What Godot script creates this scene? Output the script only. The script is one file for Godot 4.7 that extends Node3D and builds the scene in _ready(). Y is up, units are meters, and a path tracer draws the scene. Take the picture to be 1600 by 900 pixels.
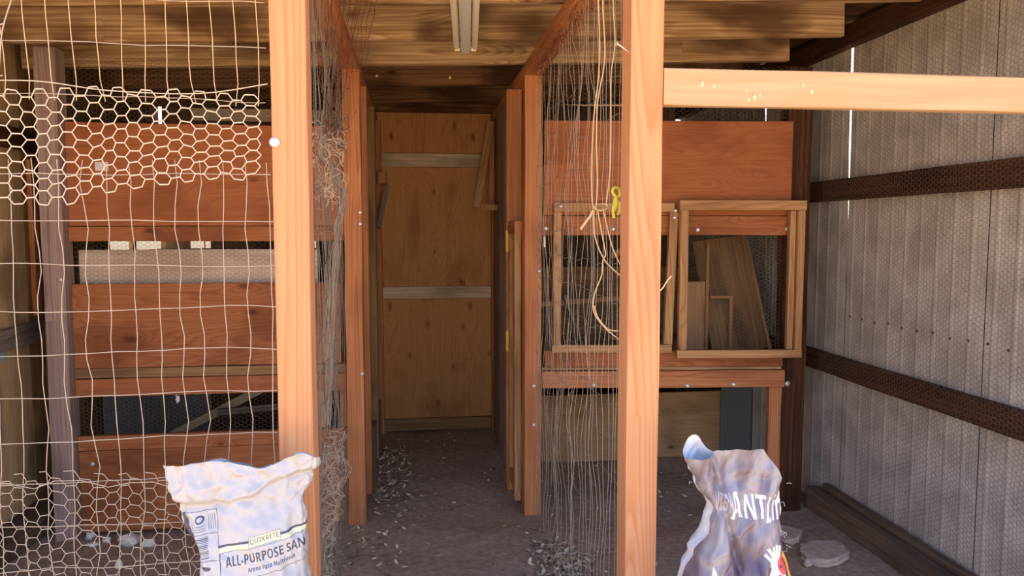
extends Node3D
# An open-fronted wooden poultry shed: two bays of partition panels and nest hatches either side of a central aisle.
# Axes: x to the right, y up, the aisle runs away from the viewer along -z. Metres.

var rng := RandomNumberGenerator.new()
var M := {}
var used := {}

# ---------------------------------------------------------------- helpers: nodes
func numbered(called: String) -> String:
	if not used.has(called):
		used[called] = 0
		return called
	used[called] += 1
	return "%s_%03d" % [called, used[called]]

func tag(o: Node3D, label: String, category: String, group := "") -> Node3D:
	o.set_meta("label", label)
	o.set_meta("category", category)
	if group: o.set_meta("group", group)
	return o

func thing(called: String, label: String, category: String, at := Vector3.ZERO, turn := 0.0, group := "") -> Node3D:
	var o := Node3D.new()
	o.name = numbered(called)
	add_child(o)
	o.position = at
	o.rotation.y = turn
	tag(o, label, category, group)
	return o

func structure(called: String) -> Node3D:
	var o := Node3D.new()
	o.name = called
	add_child(o)
	o.set_meta("kind", "structure")
	return o

func put(called: String, mesh: Mesh, mat: Material, parent: Node3D, at := Vector3.ZERO, turn := Basis()) -> MeshInstance3D:
	var o := MeshInstance3D.new()
	if parent == self: called = numbered(called)
	o.name = called
	o.mesh = mesh
	if mat: o.material_override = mat
	parent.add_child(o, true)
	o.transform = Transform3D(turn, at)
	return o

# ---------------------------------------------------------------- helpers: shapes
# A sawn board along x: chamfered edges, slightly uneven along its length. UVs are metres along and around the board.
func board_mesh(length: float, h: float, d: float, wob := 0.0012, cham := 0.0025) -> ArrayMesh:
	var st := SurfaceTool.new()
	st.begin(Mesh.PRIMITIVE_TRIANGLES)
	var n := clampi(int(length / 0.22), 1, 12)
	var c: float = minf(cham, minf(h, d) * 0.25)
	var hh := h / 2.0
	var hd := d / 2.0
	var prof: Array[Vector2] = [Vector2(hh - c, hd), Vector2(hh, hd - c), Vector2(hh, -hd + c), Vector2(hh - c, -hd), Vector2(-hh + c, -hd), Vector2(-hh, -hd + c), Vector2(-hh, hd - c), Vector2(-hh + c, hd)]
	var run: Array[float] = [0.0]
	for k in 8: run.append(run[k] + prof[k].distance_to(prof[(k + 1) % 8]))
	var off := Vector2(rng.randf() * 2.4, rng.randf() * 0.6)
	var ring := []
	for i in n + 1:
		var x: float = -length / 2.0 + length * i / n
		var row: Array[Vector3] = []
		for k in 8:
			row.append(Vector3(x, prof[k].x + rng.randf_range(-wob, wob), prof[k].y + rng.randf_range(-wob, wob)))
		ring.append(row)
	st.set_smooth_group(-1)
	for i in n:
		for k in 8:
			var a: Vector3 = ring[i][k]
			var b: Vector3 = ring[i + 1][k]
			var e: Vector3 = ring[i + 1][(k + 1) % 8]
			var g: Vector3 = ring[i][(k + 1) % 8]
			for q in [[a, run[k]], [e, run[k + 1]], [b, run[k]], [a, run[k]], [g, run[k + 1]], [e, run[k + 1]]]:
				st.set_uv(Vector2(q[0].x + length / 2.0, q[1]) + off)
				st.add_vertex(q[0])
	for s in 2:
		var i: int = 0 if s == 0 else n
		for k in range(1, 7):
			var tri := [ring[i][0], ring[i][k], ring[i][k + 1]]
			if s == 1: tri = [ring[i][0], ring[i][k + 1], ring[i][k]]
			for q in tri:
				st.set_uv(Vector2(q.y * 0.7, q.z * 1.5) + off)
				st.add_vertex(q)
	st.generate_normals()
	return st.commit()

# A board filling a box (given in the parent's axes), its grain along the longest side.
func bx(called: String, mat: Material, parent: Node3D, x0: float, x1: float, y0: float, y1: float, z0: float, z1: float, grain := "", wob := 0.0012) -> MeshInstance3D:
	var lx := absf(x1 - x0)
	var ly := absf(y1 - y0)
	var lz := absf(z1 - z0)
	var at := Vector3((x0 + x1) / 2.0, (y0 + y1) / 2.0, (z0 + z1) / 2.0)
	var g := grain
	if g == "": g = "x" if lx >= ly and lx >= lz else ("y" if ly >= lz else "z")
	if g == "x": return put(called, board_mesh(lx, ly, lz, wob), mat, parent, at)
	if g == "y": return put(called, board_mesh(ly, lx, lz, wob), mat, parent, at, Basis(Vector3(0, 1, 0), Vector3(-1, 0, 0), Vector3(0, 0, 1)))
	return put(called, board_mesh(lz, ly, lx, wob), mat, parent, at, Basis(Vector3(0, 0, -1), Vector3(0, 1, 0), Vector3(1, 0, 0)))

# A board from a to b; `face` is roughly the direction its broad side (of height h) runs.
func stick(called: String, mat: Material, parent: Node3D, a: Vector3, b: Vector3, h: float, d: float, side := Vector3.UP) -> MeshInstance3D:
	var x := (b - a).normalized()
	var z := x.cross(side).normalized()
	var y := z.cross(x)
	return put(called, board_mesh(a.distance_to(b), h, d), mat, parent, (a + b) / 2.0, Basis(x, y, z))

func tube(st: SurfaceTool, pts: Array, r: float, sides := 5) -> void:
	var n := pts.size()
	var rings := []
	var ref := Vector3(0.31, 0.17, 0.93)
	for i in n:
		var t: Vector3 = (pts[mini(i + 1, n - 1)] - pts[maxi(i - 1, 0)]).normalized()
		if absf(t.dot(ref)) > 0.95: ref = Vector3(0.93, 0.17, -0.31)
		var u := t.cross(ref).normalized()
		var w := t.cross(u)
		var row := []
		for k in sides:
			var an := TAU * k / sides
			row.append(u * cos(an) + w * sin(an))
		rings.append(row)
	for i in n - 1:
		for k in sides:
			var k2 := (k + 1) % sides
			for q in [[i, k], [i + 1, k], [i + 1, k2], [i, k], [i + 1, k2], [i, k2]]:
				st.set_normal(rings[q[0]][q[1]])
				st.add_vertex(pts[q[0]] + rings[q[0]][q[1]] * r)

func begin() -> SurfaceTool:
	var st := SurfaceTool.new()
	st.begin(Mesh.PRIMITIVE_TRIANGLES)
	return st

func wire(called: String, mat: Material, parent: Node3D, pts: Array, r: float, sides := 5) -> MeshInstance3D:
	var st := begin()
	tube(st, pts, r, sides)
	return put(called, st.commit(), mat, parent)

func smooth_path(pts: Array, per := 6) -> Array:
	var out := []
	var n := pts.size()
	for i in n - 1:
		var a: Vector3 = pts[maxi(i - 1, 0)]
		var d: Vector3 = pts[mini(i + 2, n - 1)]
		for k in per:
			out.append((pts[i] as Vector3).cubic_interpolate(pts[i + 1], a, d, float(k) / per))
	out.append(pts[n - 1])
	return out

# Hexagonal netting over w x h, each knot placed by `at` (a Callable from flat x, y to a point); `keep` leaves cells out.
func hexnet(w: float, h: float, s: float, r: float, at: Callable, keep = null, sides := 3) -> ArrayMesh:
	var st := begin()
	var hh := s * 1.7
	var nc := int(w / (1.5 * s))
	var nr := int(h / hh)
	for i in nc:
		for j in nr:
			var c := Vector2(1.5 * s * (i + 0.5), hh * (j + 0.5 + 0.5 * (i & 1)))
			if keep != null and not keep.call(c.x, c.y): continue
			var p := [c + Vector2(-s / 2, hh / 2), c + Vector2(s / 2, hh / 2), c + Vector2(s, 0), c + Vector2(s / 2, -hh / 2), c + Vector2(-s / 2, -hh / 2), c + Vector2(-s, 0)]
			var todo := [0, 1, 2]
			if keep != null:
				if j == 0 or not keep.call(c.x, c.y - hh): todo.append(3)
				if not keep.call(c.x - 1.5 * s, c.y - hh / 2): todo.append(4)
				if not keep.call(c.x - 1.5 * s, c.y + hh / 2): todo.append(5)
			for k in todo:
				var a: Vector2 = p[k]
				var b: Vector2 = p[(k + 1) % 6]
				tube(st, [at.call(a.x, a.y), at.call(b.x, b.y)], r * (1.35 if k % 3 == 0 else 1.0), sides)
	return st.commit()

func disc_mesh(r: float, thick: float, dome := 0.3) -> ArrayMesh:   # a bolt head or washer, axis +z
	var st := begin()
	var n := 12
	var rows := [[r, 0.0], [r, thick * 0.7], [r * 0.8, thick], [r * 0.45, thick * (1.0 + dome)], [0.0, thick * (1.0 + dome)]]
	st.set_smooth_group(-1)
	for i in rows.size() - 1:
		for k in n:
			var a0 := TAU * k / n
			var a1 := TAU * (k + 1) / n
			var p00 := Vector3(cos(a0) * rows[i][0], sin(a0) * rows[i][0], rows[i][1])
			var p10 := Vector3(cos(a1) * rows[i][0], sin(a1) * rows[i][0], rows[i][1])
			var p01 := Vector3(cos(a0) * rows[i + 1][0], sin(a0) * rows[i + 1][0], rows[i + 1][1])
			var p11 := Vector3(cos(a1) * rows[i + 1][0], sin(a1) * rows[i + 1][0], rows[i + 1][1])
			for q in [p00, p11, p10, p00, p01, p11]: st.add_vertex(q)
	st.generate_normals()
	return st.commit()

# ---------------------------------------------------------------- helpers: textures
func noise_img(sd: int, w: int, h: int, freq: float, W: int, H: int, oct := 3) -> PackedByteArray:
	var n := FastNoiseLite.new()
	n.seed = sd
	n.frequency = freq
	n.fractal_octaves = oct
	n.noise_type = FastNoiseLite.TYPE_SIMPLEX_SMOOTH
	var im := n.get_seamless_image(w, h)
	im.convert(Image.FORMAT_L8)
	im.resize(W, H, Image.INTERPOLATE_CUBIC)
	return im.get_data()

func tex(im: Image) -> ImageTexture:
	return ImageTexture.create_from_image(im)

# Sawn wood, 2.4 m along by 0.6 m across: growth rings as contours of a stretched field, fine fibres, blotches and knots.
func wood(sd: int, light: Color, dark: Color, o := {}) -> StandardMaterial3D:
	var W := 1024
	var H := 512
	var rings: float = o.get("rings", 40.0)
	var warp: float = o.get("warp", 5.0)
	var fibre: float = o.get("fibre", 0.25)
	var blot: float = o.get("blot", 0.3)
	var bc: Color = o.get("blot_color", dark.darkened(0.4))
	var contrast: float = o.get("contrast", 1.0)
	var a := noise_img(sd, o.get("along", 24), 48, 0.05, W, H, 2)
	var b := noise_img(sd + 1, 24, 256, 0.11, W, H, 3)
	var e := noise_img(sd + 2, 64, 32, 0.045, W, H, 4)
	var kn := []
	var r2 := RandomNumberGenerator.new()
	r2.seed = sd
	for i in int(o.get("knots", 0)): kn.append([r2.randf() * W, r2.randf() * H, r2.randf_range(7.0, 13.0)])
	var buf := PackedByteArray()
	buf.resize(W * H * 3)
	var hb := PackedByteArray()
	hb.resize(W * H)
	for y in H:
		var fv: float = float(y) / H * roundf(rings * 0.6)
		for x in W:
			var i := y * W + x
			var f: float = fv + a[i] / 255.0 * warp
			var kd := 0.0
			for k in kn:
				var dx: float = (x - k[0]) * 0.55
				var dy: float = (y - k[1]) * 0.55
				var d2: float = dx * dx + dy * dy
				var rr: float = k[2] * k[2]
				if d2 < rr * 20.0:
					f += 2.2 * exp(-d2 / (rr * 3.0))
					kd += exp(-d2 / (rr * 0.35))
			var t := fposmod(f, 1.0)
			t = t / 0.82 if t < 0.82 else (1.0 - t) / 0.18
			t = t * t * contrast
			t = t * (1.0 - fibre) + (1.0 - b[i] / 255.0) * fibre * 1.6
			var s: float = clampf((e[i] / 255.0 - 0.52) * 3.2, 0.0, 1.0) * blot + kd * 0.75
			t = clampf(t, 0.0, 1.0)
			s = clampf(s, 0.0, 0.95)
			buf[i * 3] = int(255.0 * lerpf(lerpf(light.r, dark.r, t), bc.r, s))
			buf[i * 3 + 1] = int(255.0 * lerpf(lerpf(light.g, dark.g, t), bc.g, s))
			buf[i * 3 + 2] = int(255.0 * lerpf(lerpf(light.b, dark.b, t), bc.b, s))
			hb[i] = int(255.0 * clampf(1.0 - t, 0.0, 1.0))
	var m := StandardMaterial3D.new()
	m.albedo_texture = tex(Image.create_from_data(W, H, false, Image.FORMAT_RGB8, buf))
	m.uv1_scale = Vector3(1.0 / 2.4, 1.0 / 0.6, 1.0)
	m.roughness = o.get("rough", 0.82)
	m.metallic_specular = 0.3
	var rel: float = o.get("relief", 0.06)
	if rel > 0.0:
		m.heightmap_enabled = true
		m.heightmap_texture = tex(Image.create_from_data(W, H, false, Image.FORMAT_L8, hb))
		m.heightmap_scale = rel
	return m

func plain(c: Color, rough := 0.6, metal := 0.0) -> StandardMaterial3D:
	var m := StandardMaterial3D.new()
	m.albedo_color = c
	m.roughness = rough
	m.metallic = metal
	m.metallic_specular = 0.4
	return m

# A speckled two-tone surface, triplanar in the object's own axes.
func mottled(sd: int, c0: Color, c1: Color, size: float, rough := 0.9, relief := 0.3, freq := 0.03, c2 := Color(0, 0, 0, 0)) -> StandardMaterial3D:
	var W := 512
	var a := noise_img(sd, 256, 256, freq, W, W, 6)
	var b := noise_img(sd + 5, 256, 256, 0.2, W, W, 3)
	var buf := PackedByteArray()
	buf.resize(W * W * 3)
	var hb := PackedByteArray()
	hb.resize(W * W)
	for i in W * W:
		var t := clampf((a[i] / 255.0 - 0.5) * 1.8 + 0.5 + (b[i] / 255.0 - 0.5) * 0.5, 0.0, 1.0)
		var c := c0.lerp(c1, t)
		if c2.a > 0.0 and b[i] > 190: c = c.lerp(c2, clampf((b[i] - 190) / 40.0, 0.0, 1.0) * c2.a)
		buf[i * 3] = int(255.0 * c.r)
		buf[i * 3 + 1] = int(255.0 * c.g)
		buf[i * 3 + 2] = int(255.0 * c.b)
		hb[i] = clampi(int(a[i] * 0.6 + b[i] * 0.4), 0, 255)
	var m := StandardMaterial3D.new()
	m.albedo_texture = tex(Image.create_from_data(W, W, false, Image.FORMAT_RGB8, buf))
	m.uv1_triplanar = true
	m.uv1_world_triplanar = true
	m.uv1_scale = Vector3.ONE / size
	m.roughness = rough
	m.metallic_specular = 0.3
	if relief > 0.0:
		m.heightmap_enabled = true
		m.heightmap_texture = tex(Image.create_from_data(W, W, false, Image.FORMAT_L8, hb))
		m.heightmap_scale = relief
	return m

func fill_tri(im: Image, a: Vector2, b: Vector2, c: Vector2, col: Color) -> void:
	var area := (b - a).cross(c - a)
	if absf(area) < 0.0001: return
	var x0 := maxi(0, int(floor(minf(a.x, minf(b.x, c.x)))))
	var x1 := mini(im.get_width() - 1, int(ceil(maxf(a.x, maxf(b.x, c.x)))))
	var y0 := maxi(0, int(floor(minf(a.y, minf(b.y, c.y)))))
	var y1 := mini(im.get_height() - 1, int(ceil(maxf(a.y, maxf(b.y, c.y)))))
	for y in range(y0, y1 + 1):
		for x in range(x0, x1 + 1):
			var p := Vector2(x + 0.5, y + 0.5)
			var u := (b - a).cross(p - a) / area
			var v := (c - b).cross(p - b) / area
			var w := (a - c).cross(p - c) / area
			if u >= -0.001 and v >= -0.001 and w >= -0.001:
				im.set_pixel(x, y, im.get_pixel(x, y).lerp(Color(col, 1.0), col.a))

func fill_poly(im: Image, pts: PackedVector2Array, col: Color) -> void:
	var ix := Geometry2D.triangulate_polygon(pts)
	for i in range(0, ix.size(), 3): fill_tri(im, pts[ix[i]], pts[ix[i + 1]], pts[ix[i + 2]], col)

func fill_ellipse(im: Image, c: Vector2, r: Vector2, col: Color, inner := 0.0) -> void:
	for y in range(maxi(0, int(c.y - r.y)), mini(im.get_height(), int(c.y + r.y) + 1)):
		for x in range(maxi(0, int(c.x - r.x)), mini(im.get_width(), int(c.x + r.x) + 1)):
			var d := Vector2((x - c.x) / r.x, (y - c.y) / r.y).length()
			if d <= 1.0 and d >= inner: im.set_pixel(x, y, im.get_pixel(x, y).lerp(Color(col, 1.0), col.a))

func line(im: Image, a: Vector2, b: Vector2, w: float, col: Color) -> void:
	var n := (b - a).orthogonal().normalized() * w / 2.0
	fill_tri(im, a + n, b + n, b - n, col)
	fill_tri(im, a + n, b - n, a - n, col)

# Lettering: `box` is the width the words take, `hgt` the cap height, both in texture pixels; x and y axes may be slanted.
func letter(im: Image, words: String, at: Vector2, box: float, hgt: float, turn: float, col: Color, slant := 0.0, serif := false) -> void:
	var f := SystemFont.new()
	f.font_names = PackedStringArray(["Droid Serif" if serif else "Droid Sans"])
	f.font_weight = 700
	var t := TextMesh.new()
	t.font = f
	t.text = words
	t.font_size = 64
	t.pixel_size = 1.0
	t.depth = 0.0
	t.curve_step = 2.0
	var arr := t.get_mesh_arrays()
	var v: PackedVector3Array = arr[Mesh.ARRAY_VERTEX]
	var ix: PackedInt32Array = arr[Mesh.ARRAY_INDEX] if arr[Mesh.ARRAY_INDEX] != null else PackedInt32Array()
	var lo := Vector2(1e9, 1e9)
	var hi := -lo
	for p in v:
		lo = lo.min(Vector2(p.x, p.y))
		hi = hi.max(Vector2(p.x, p.y))
	var q := PackedVector2Array()
	for p in v:
		var u := Vector2((p.x - lo.x) / (hi.x - lo.x) * box, (p.y - lo.y) / (hi.y - lo.y) * hgt)
		u.x += u.y * slant
		q.append(at + Vector2(u.x * cos(turn) + u.y * sin(turn), u.x * sin(turn) - u.y * cos(turn)))
	if ix.size():
		for i in range(0, ix.size(), 3): fill_tri(im, q[ix[i]], q[ix[i + 1]], q[ix[i + 2]], col)
	else:
		for i in range(0, q.size(), 3): fill_tri(im, q[i], q[i + 1], q[i + 2], col)

# ---------------------------------------------------------------- the scene
func _ready() -> void:
	rng.seed = 20240
	# --- camera, sky, sun, exposure
	var cam := Camera3D.new()
	cam.name = "camera"
	add_child(cam)
	cam.position = Vector3(0, 1.5, 0)
	cam.rotation = Vector3(deg_to_rad(-4.36), deg_to_rad(-7.23), 0)
	cam.fov = rad_to_deg(2.0 * atan(450.0 / 1180.0))
	cam.near = 0.05
	cam.far = 400.0
	cam.current = true
	var we := WorldEnvironment.new()
	we.name = "environment"
	add_child(we)
	var env := Environment.new()
	we.environment = env
	env.background_mode = Environment.BG_SKY
	var sky := Sky.new()
	var sm := ProceduralSkyMaterial.new()
	sm.sky_top_color = Color(0.45, 0.58, 0.80)
	sm.sky_horizon_color = Color(0.94, 0.92, 0.89)
	sm.sky_curve = 0.18
	sm.ground_bottom_color = Color(0.45, 0.38, 0.31)
	sm.ground_horizon_color = Color(0.70, 0.64, 0.56)
	sm.sky_energy_multiplier = 1.3
	sky.sky_material = sm
	env.sky = sky
	env.tonemap_mode = Environment.TONE_MAPPER_LINEAR
	env.tonemap_exposure = 2.35
	env.sdfgi_enabled = true
	env.ssao_enabled = true
	env.ssil_enabled = true
	var sun := DirectionalLight3D.new()
	sun.name = "sun"
	add_child(sun)
	sun.light_color = Color(1.0, 0.94, 0.84)
	sun.light_energy = 3.4
	sun.light_angular_distance = 0.6
	sun.shadow_enabled = true
	sun.rotation = Vector3(deg_to_rad(-66), deg_to_rad(180 + 28), 0)   # high, from behind the shed

	make_materials()
	build_ground()
	build_right_wall()
	build_left_wall()
	build_rear()
	build_ceiling()
	build_aisle()
	build_posts()
	build_left_panel()
	build_right_panel()
	build_interiors()
	build_fences()
	build_tangles()
	build_fixture()
	build_bags()
	build_litter()

func make_materials() -> void:
	M.fir = wood(11, Color(0.80, 0.59, 0.43), Color(0.70, 0.45, 0.29), {"rings": 22, "warp": 12.0, "along": 6, "fibre": 0.25, "blot": 0.1, "relief": 0.02, "contrast": 0.7})
	M.pine = wood(13, Color(0.76, 0.63, 0.49), Color(0.68, 0.53, 0.39), {"rings": 12, "warp": 5.0, "along": 6, "fibre": 0.35, "blot": 0.2, "blot_color": Color(0.70, 0.52, 0.36), "relief": 0.015, "contrast": 0.4})
	M.stud = wood(17, Color(0.80, 0.56, 0.38), Color(0.60, 0.36, 0.22), {"rings": 60, "warp": 12.0, "along": 7, "fibre": 0.35, "blot": 0.3, "blot_color": Color(0.42, 0.25, 0.16), "relief": 0.05, "contrast": 0.8})
	M.redply = wood(19, Color(0.68, 0.43, 0.28), Color(0.57, 0.33, 0.20), {"rings": 8, "warp": 9.0, "along": 20, "fibre": 0.3, "blot": 0.35, "blot_color": Color(0.44, 0.24, 0.15), "knots": 3, "relief": 0.02, "contrast": 0.55})
	M.redply2 = wood(23, Color(0.70, 0.46, 0.30), Color(0.55, 0.32, 0.19), {"rings": 9, "warp": 12.0, "along": 18, "fibre": 0.3, "blot": 0.45, "blot_color": Color(0.38, 0.21, 0.13), "knots": 5, "relief": 0.02, "contrast": 0.7})
	M.ply = wood(29, Color(0.82, 0.61, 0.39), Color(0.70, 0.48, 0.27), {"rings": 8, "warp": 10.0, "along": 24, "fibre": 0.25, "blot": 0.35, "blot_color": Color(0.50, 0.32, 0.17), "knots": 14, "relief": 0.02, "contrast": 0.6})
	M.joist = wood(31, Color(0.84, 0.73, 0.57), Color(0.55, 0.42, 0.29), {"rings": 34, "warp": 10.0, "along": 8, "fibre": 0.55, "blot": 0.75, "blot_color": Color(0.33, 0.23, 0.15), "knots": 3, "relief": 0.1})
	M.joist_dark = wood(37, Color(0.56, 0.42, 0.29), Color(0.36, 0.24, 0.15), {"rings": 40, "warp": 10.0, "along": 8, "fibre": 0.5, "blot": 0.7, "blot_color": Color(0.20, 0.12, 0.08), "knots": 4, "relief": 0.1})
	M.girt = wood(41, Color(0.40, 0.27, 0.19), Color(0.24, 0.14, 0.09), {"rings": 50, "warp": 8.0, "along": 8, "fibre": 0.6, "blot": 0.5, "relief": 0.15})
	M.grey = wood(43, Color(0.68, 0.61, 0.55), Color(0.46, 0.40, 0.36), {"rings": 50, "warp": 8.0, "along": 8, "fibre": 0.5, "blot": 0.4, "blot_color": Color(0.30, 0.25, 0.22), "knots": 2, "relief": 0.12})
	M.purple = wood(47, Color(0.72, 0.63, 0.59), Color(0.53, 0.44, 0.41), {"rings": 50, "warp": 8.0, "along": 8, "fibre": 0.5, "blot": 0.4, "relief": 0.12})
	M.wallply = wood(53, Color(0.66, 0.52, 0.36), Color(0.48, 0.36, 0.23), {"rings": 14, "warp": 8.0, "along": 10, "fibre": 0.5, "blot": 0.5, "blot_color": Color(0.36, 0.28, 0.21), "relief": 0.06, "contrast": 0.7})
	M.leftply = wood(54, Color(0.88, 0.75, 0.57), Color(0.76, 0.61, 0.43), {"rings": 14, "warp": 8.0, "along": 10, "fibre": 0.5, "blot": 0.5, "blot_color": Color(0.45, 0.36, 0.28), "relief": 0.06, "contrast": 0.7})
	M.tanply = wood(59, Color(0.74, 0.60, 0.44), Color(0.62, 0.47, 0.32), {"rings": 8, "warp": 8.0, "along": 20, "fibre": 0.3, "blot": 0.35, "knots": 2, "relief": 0.03, "contrast": 0.5})
	M.frame = wood(61, Color(0.78, 0.61, 0.43), Color(0.61, 0.44, 0.29), {"rings": 40, "warp": 8.0, "along": 8, "fibre": 0.4, "blot": 0.3, "blot_color": Color(0.42, 0.28, 0.18), "knots": 3, "relief": 0.05, "contrast": 0.8})
	M.whitewood = wood(68, Color(0.86, 0.78, 0.70), Color(0.74, 0.66, 0.58), {"rings": 20, "warp": 6.0, "along": 8, "fibre": 0.35, "blot": 0.35, "blot_color": Color(0.58, 0.46, 0.36), "relief": 0.04, "contrast": 0.5})
	M.dusty = wood(69, Color(0.50, 0.43, 0.36), Color(0.38, 0.31, 0.25), {"rings": 30, "warp": 8.0, "along": 8, "fibre": 0.5, "blot": 0.4, "relief": 0.1})
	M.pale = wood(67, Color(0.92, 0.84, 0.72), Color(0.78, 0.68, 0.54), {"rings": 30, "warp": 6.0, "along": 8, "fibre": 0.5, "blot": 0.4, "relief": 0.06})
	M.dirt = mottled(71, Color(0.69, 0.595, 0.50), Color(0.59, 0.50, 0.42), 0.7, 0.97, 0.45, 0.05, Color(0.84, 0.75, 0.64, 0.35))
	M.yard = mottled(73, Color(0.80, 0.70, 0.57), Color(0.70, 0.60, 0.47), 2.5, 0.97, 0.5)
	M.sheet = mottled(79, Color(0.82, 0.79, 0.75), Color(0.71, 0.68, 0.64), 1.3, 0.7, 0.05, 0.02, Color(0.4, 0.34, 0.28, 0.3))
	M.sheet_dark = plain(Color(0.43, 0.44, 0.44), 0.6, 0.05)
	M.galv = plain(Color(0.66, 0.60, 0.53), 0.5, 0.2)
	M.dull = plain(Color(0.46, 0.42, 0.38), 0.6, 0.25)
	M.bright = plain(Color(0.80, 0.71, 0.62), 0.5, 0.1)
	M.mesh = plain(Color(0.62, 0.56, 0.50), 0.55, 0.2)
	M.rust = plain(Color(0.40, 0.24, 0.16), 0.85, 0.1)
	M.zinc = plain(Color(0.82, 0.80, 0.77), 0.35, 0.5)
	M.brass = plain(Color(0.86, 0.66, 0.28), 0.35, 0.7)
	M.twine = plain(Color(0.80, 0.68, 0.52), 0.9)
	M.foam = plain(Color(0.88, 0.85, 0.80), 0.9)
	M.stone = mottled(83, Color(0.80, 0.72, 0.65), Color(0.70, 0.62, 0.56), 0.4, 0.95, 0.3)
	M.enamel = plain(Color(0.93, 0.89, 0.79), 0.5)
	M.batten = plain(Color(0.84, 0.82, 0.79), 0.5)
	M.steel = plain(Color(0.60, 0.58, 0.55), 0.5, 0.2)
	M.socket = plain(Color(0.93, 0.86, 0.66), 0.5)
	M.resin = plain(Color(0.88, 0.77, 0.60), 0.4)
	M.yellow = plain(Color(0.80, 0.74, 0.22), 0.6)
	M.paper = plain(Color(0.86, 0.85, 0.85), 0.8)

# ---------------------------------------------------------------- setting
func build_ground() -> void:
	var n := FastNoiseLite.new()
	n.seed = 5
	n.frequency = 1.3
	n.fractal_octaves = 5
	var st := begin()
	var x0 := -1.98
	var x1 := 2.24
	var d0 := 1.0
	var d1 := 6.22
	var nx := 110
	var nd := 130
	st.set_smooth_group(0)
	var pts := []
	for j in nd + 1:
		var row := []
		for i in nx + 1:
			var x := lerpf(x0, x1, float(i) / nx)
			var d := lerpf(d0, d1, float(j) / nd)
			row.append(Vector3(x, n.get_noise_2d(x, d) * 0.022 + n.get_noise_2d(x * 5.0, d * 5.0 + 40.0) * 0.005 - 0.006, -d))
		pts.append(row)
	for j in nd:
		for i in nx:
			var a: Vector3 = pts[j][i]
			var b: Vector3 = pts[j][i + 1]
			var c: Vector3 = pts[j + 1][i + 1]
			var d: Vector3 = pts[j + 1][i]
			for q in [a, d, c, a, c, b]: st.add_vertex(q)
	st.index()
	st.generate_normals()
	put("floor", st.commit(), M.dirt, self).set_meta("kind", "structure")
	var pm := BoxMesh.new()
	pm.size = Vector3(80, 0.2, 80)
	put("ground", pm, M.yard, self, Vector3(0, -0.135, 0)).set_meta("kind", "structure")

# A ribbed steel sheet standing in the y-z plane: ribs every 105 mm; the inside face looks to -x. lean opens a wedge at the top.
func rib_sheet(len_d: float, y0: float, y1: float, notch := 0.0, from := 0.5) -> ArrayMesh:
	var st := begin()
	st.set_smooth_group(-1)
	var prof: Array[Vector2] = []   # (d, x)
	var d := 0.0
	while d < len_d - 0.105:
		prof.append_array([Vector2(d, 0.0), Vector2(d + 0.072, 0.0), Vector2(d + 0.084, -0.0028), Vector2(d + 0.090, -0.0028), Vector2(d + 0.102, 0.0)])
		d += 0.105
	prof.append(Vector2(len_d, 0.0))
	var lv := [y0, y0 + (y1 - y0) * from, y0 + (y1 - y0) * (from + 1.0) * 0.5, y1]
	var cut := [0.0, 0.0, notch * 0.75, notch]
	for s in 2:
		var off := 0.0 if s == 0 else 0.0035
		for k in 3:
			for i in prof.size() - 1:
				var pa := prof[i]
				var pb := prof[i + 1]
				var q := []
				for e in [[pa, k], [pb, k], [pb, k + 1], [pa, k + 1]]:
					q.append(Vector3(e[0].y + off, lv[e[1]], -maxf(e[0].x, cut[e[1]])))
				var order := [0, 1, 2, 0, 2, 3] if s == 0 else [0, 2, 1, 0, 3, 2]
				for o in order: st.add_vertex(q[o])
	st.generate_normals()
	return st.commit()

func build_right_wall() -> void:
	var w := structure("wall_right")
	# sheets from the front to the rear; a gap has opened between two of them, and another near the far end
	for s in [[1.72, 0.975, 0.0, 0.5], [2.69, 0.975, 0.0, 0.5], [3.66, 0.965, 0.034, 0.5], [4.62, 0.955, 0.05, 0.81], [5.57, 0.65, 0.0, 0.5]]:
		put("sheet", rib_sheet(s[1], -0.02, 2.57, s[2], s[3]), M.sheet, w, Vector3(2.215, 0, -s[0]))
	bx("girt", M.girt, w, 2.165, 2.203, 1.655, 1.765, -4.15, -1.75)
	bx("girt", M.girt, w, 2.150, 2.203, 0.745, 0.845, -4.15, -1.75)
	bx("girt", M.girt, w, 2.165, 2.203, 1.655, 1.765, -6.15, -4.2)
	bx("girt", M.girt, w, 2.165, 2.203, 0.745, 0.845, -6.15, -4.2)
	bx("plate", M.girt, w, 2.15, 2.203, 2.42, 2.53, -6.15, -1.75)
	bx("sill", M.dusty, w, 2.10, 2.20, -0.02, 0.105, -3.80, -1.75, "", 0.004)
	stick("cleat", M.dusty, w, Vector3(2.18, 0.125, -3.74), Vector3(2.18, 0.12, -2.6), 0.03, 0.035)
	for i in 13: put("nail_head", disc_mesh(0.006, 0.003), M.rust, w, Vector3(2.210, 1.055 + 0.006 * sin(i * 2.3), -2.35 - 0.105 * i), Basis(Vector3.UP, -PI / 2))
	# one inch netting hung on the inside of the girts
	var n := FastNoiseLite.new()
	n.seed = 9
	n.frequency = 2.2
	var at := func(x: float, y: float) -> Vector3:
		var d: float = 1.85 + x + n.get_noise_2d(x, y) * 0.012
		return Vector3(2.138 + n.get_noise_2d(x + 20.0, y * 0.7) * 0.016, 0.14 + y + n.get_noise_2d(x, y + 30.0) * 0.012, -d)
	tag(put("chicken_wire", hexnet(1.95, 2.27, 0.0125, 0.0006, at), M.dull, self), "fine chicken wire hung along the ribbed grey metal wall", "netting")

func wall_seg(w: Node3D, mat: Material, d0: float, d1: float, y0: float, y1: float, called := "sheet") -> void:
	bx(called, mat, w, -2.0, -1.97, y0, y1, -d1, -d0, "y")

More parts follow.
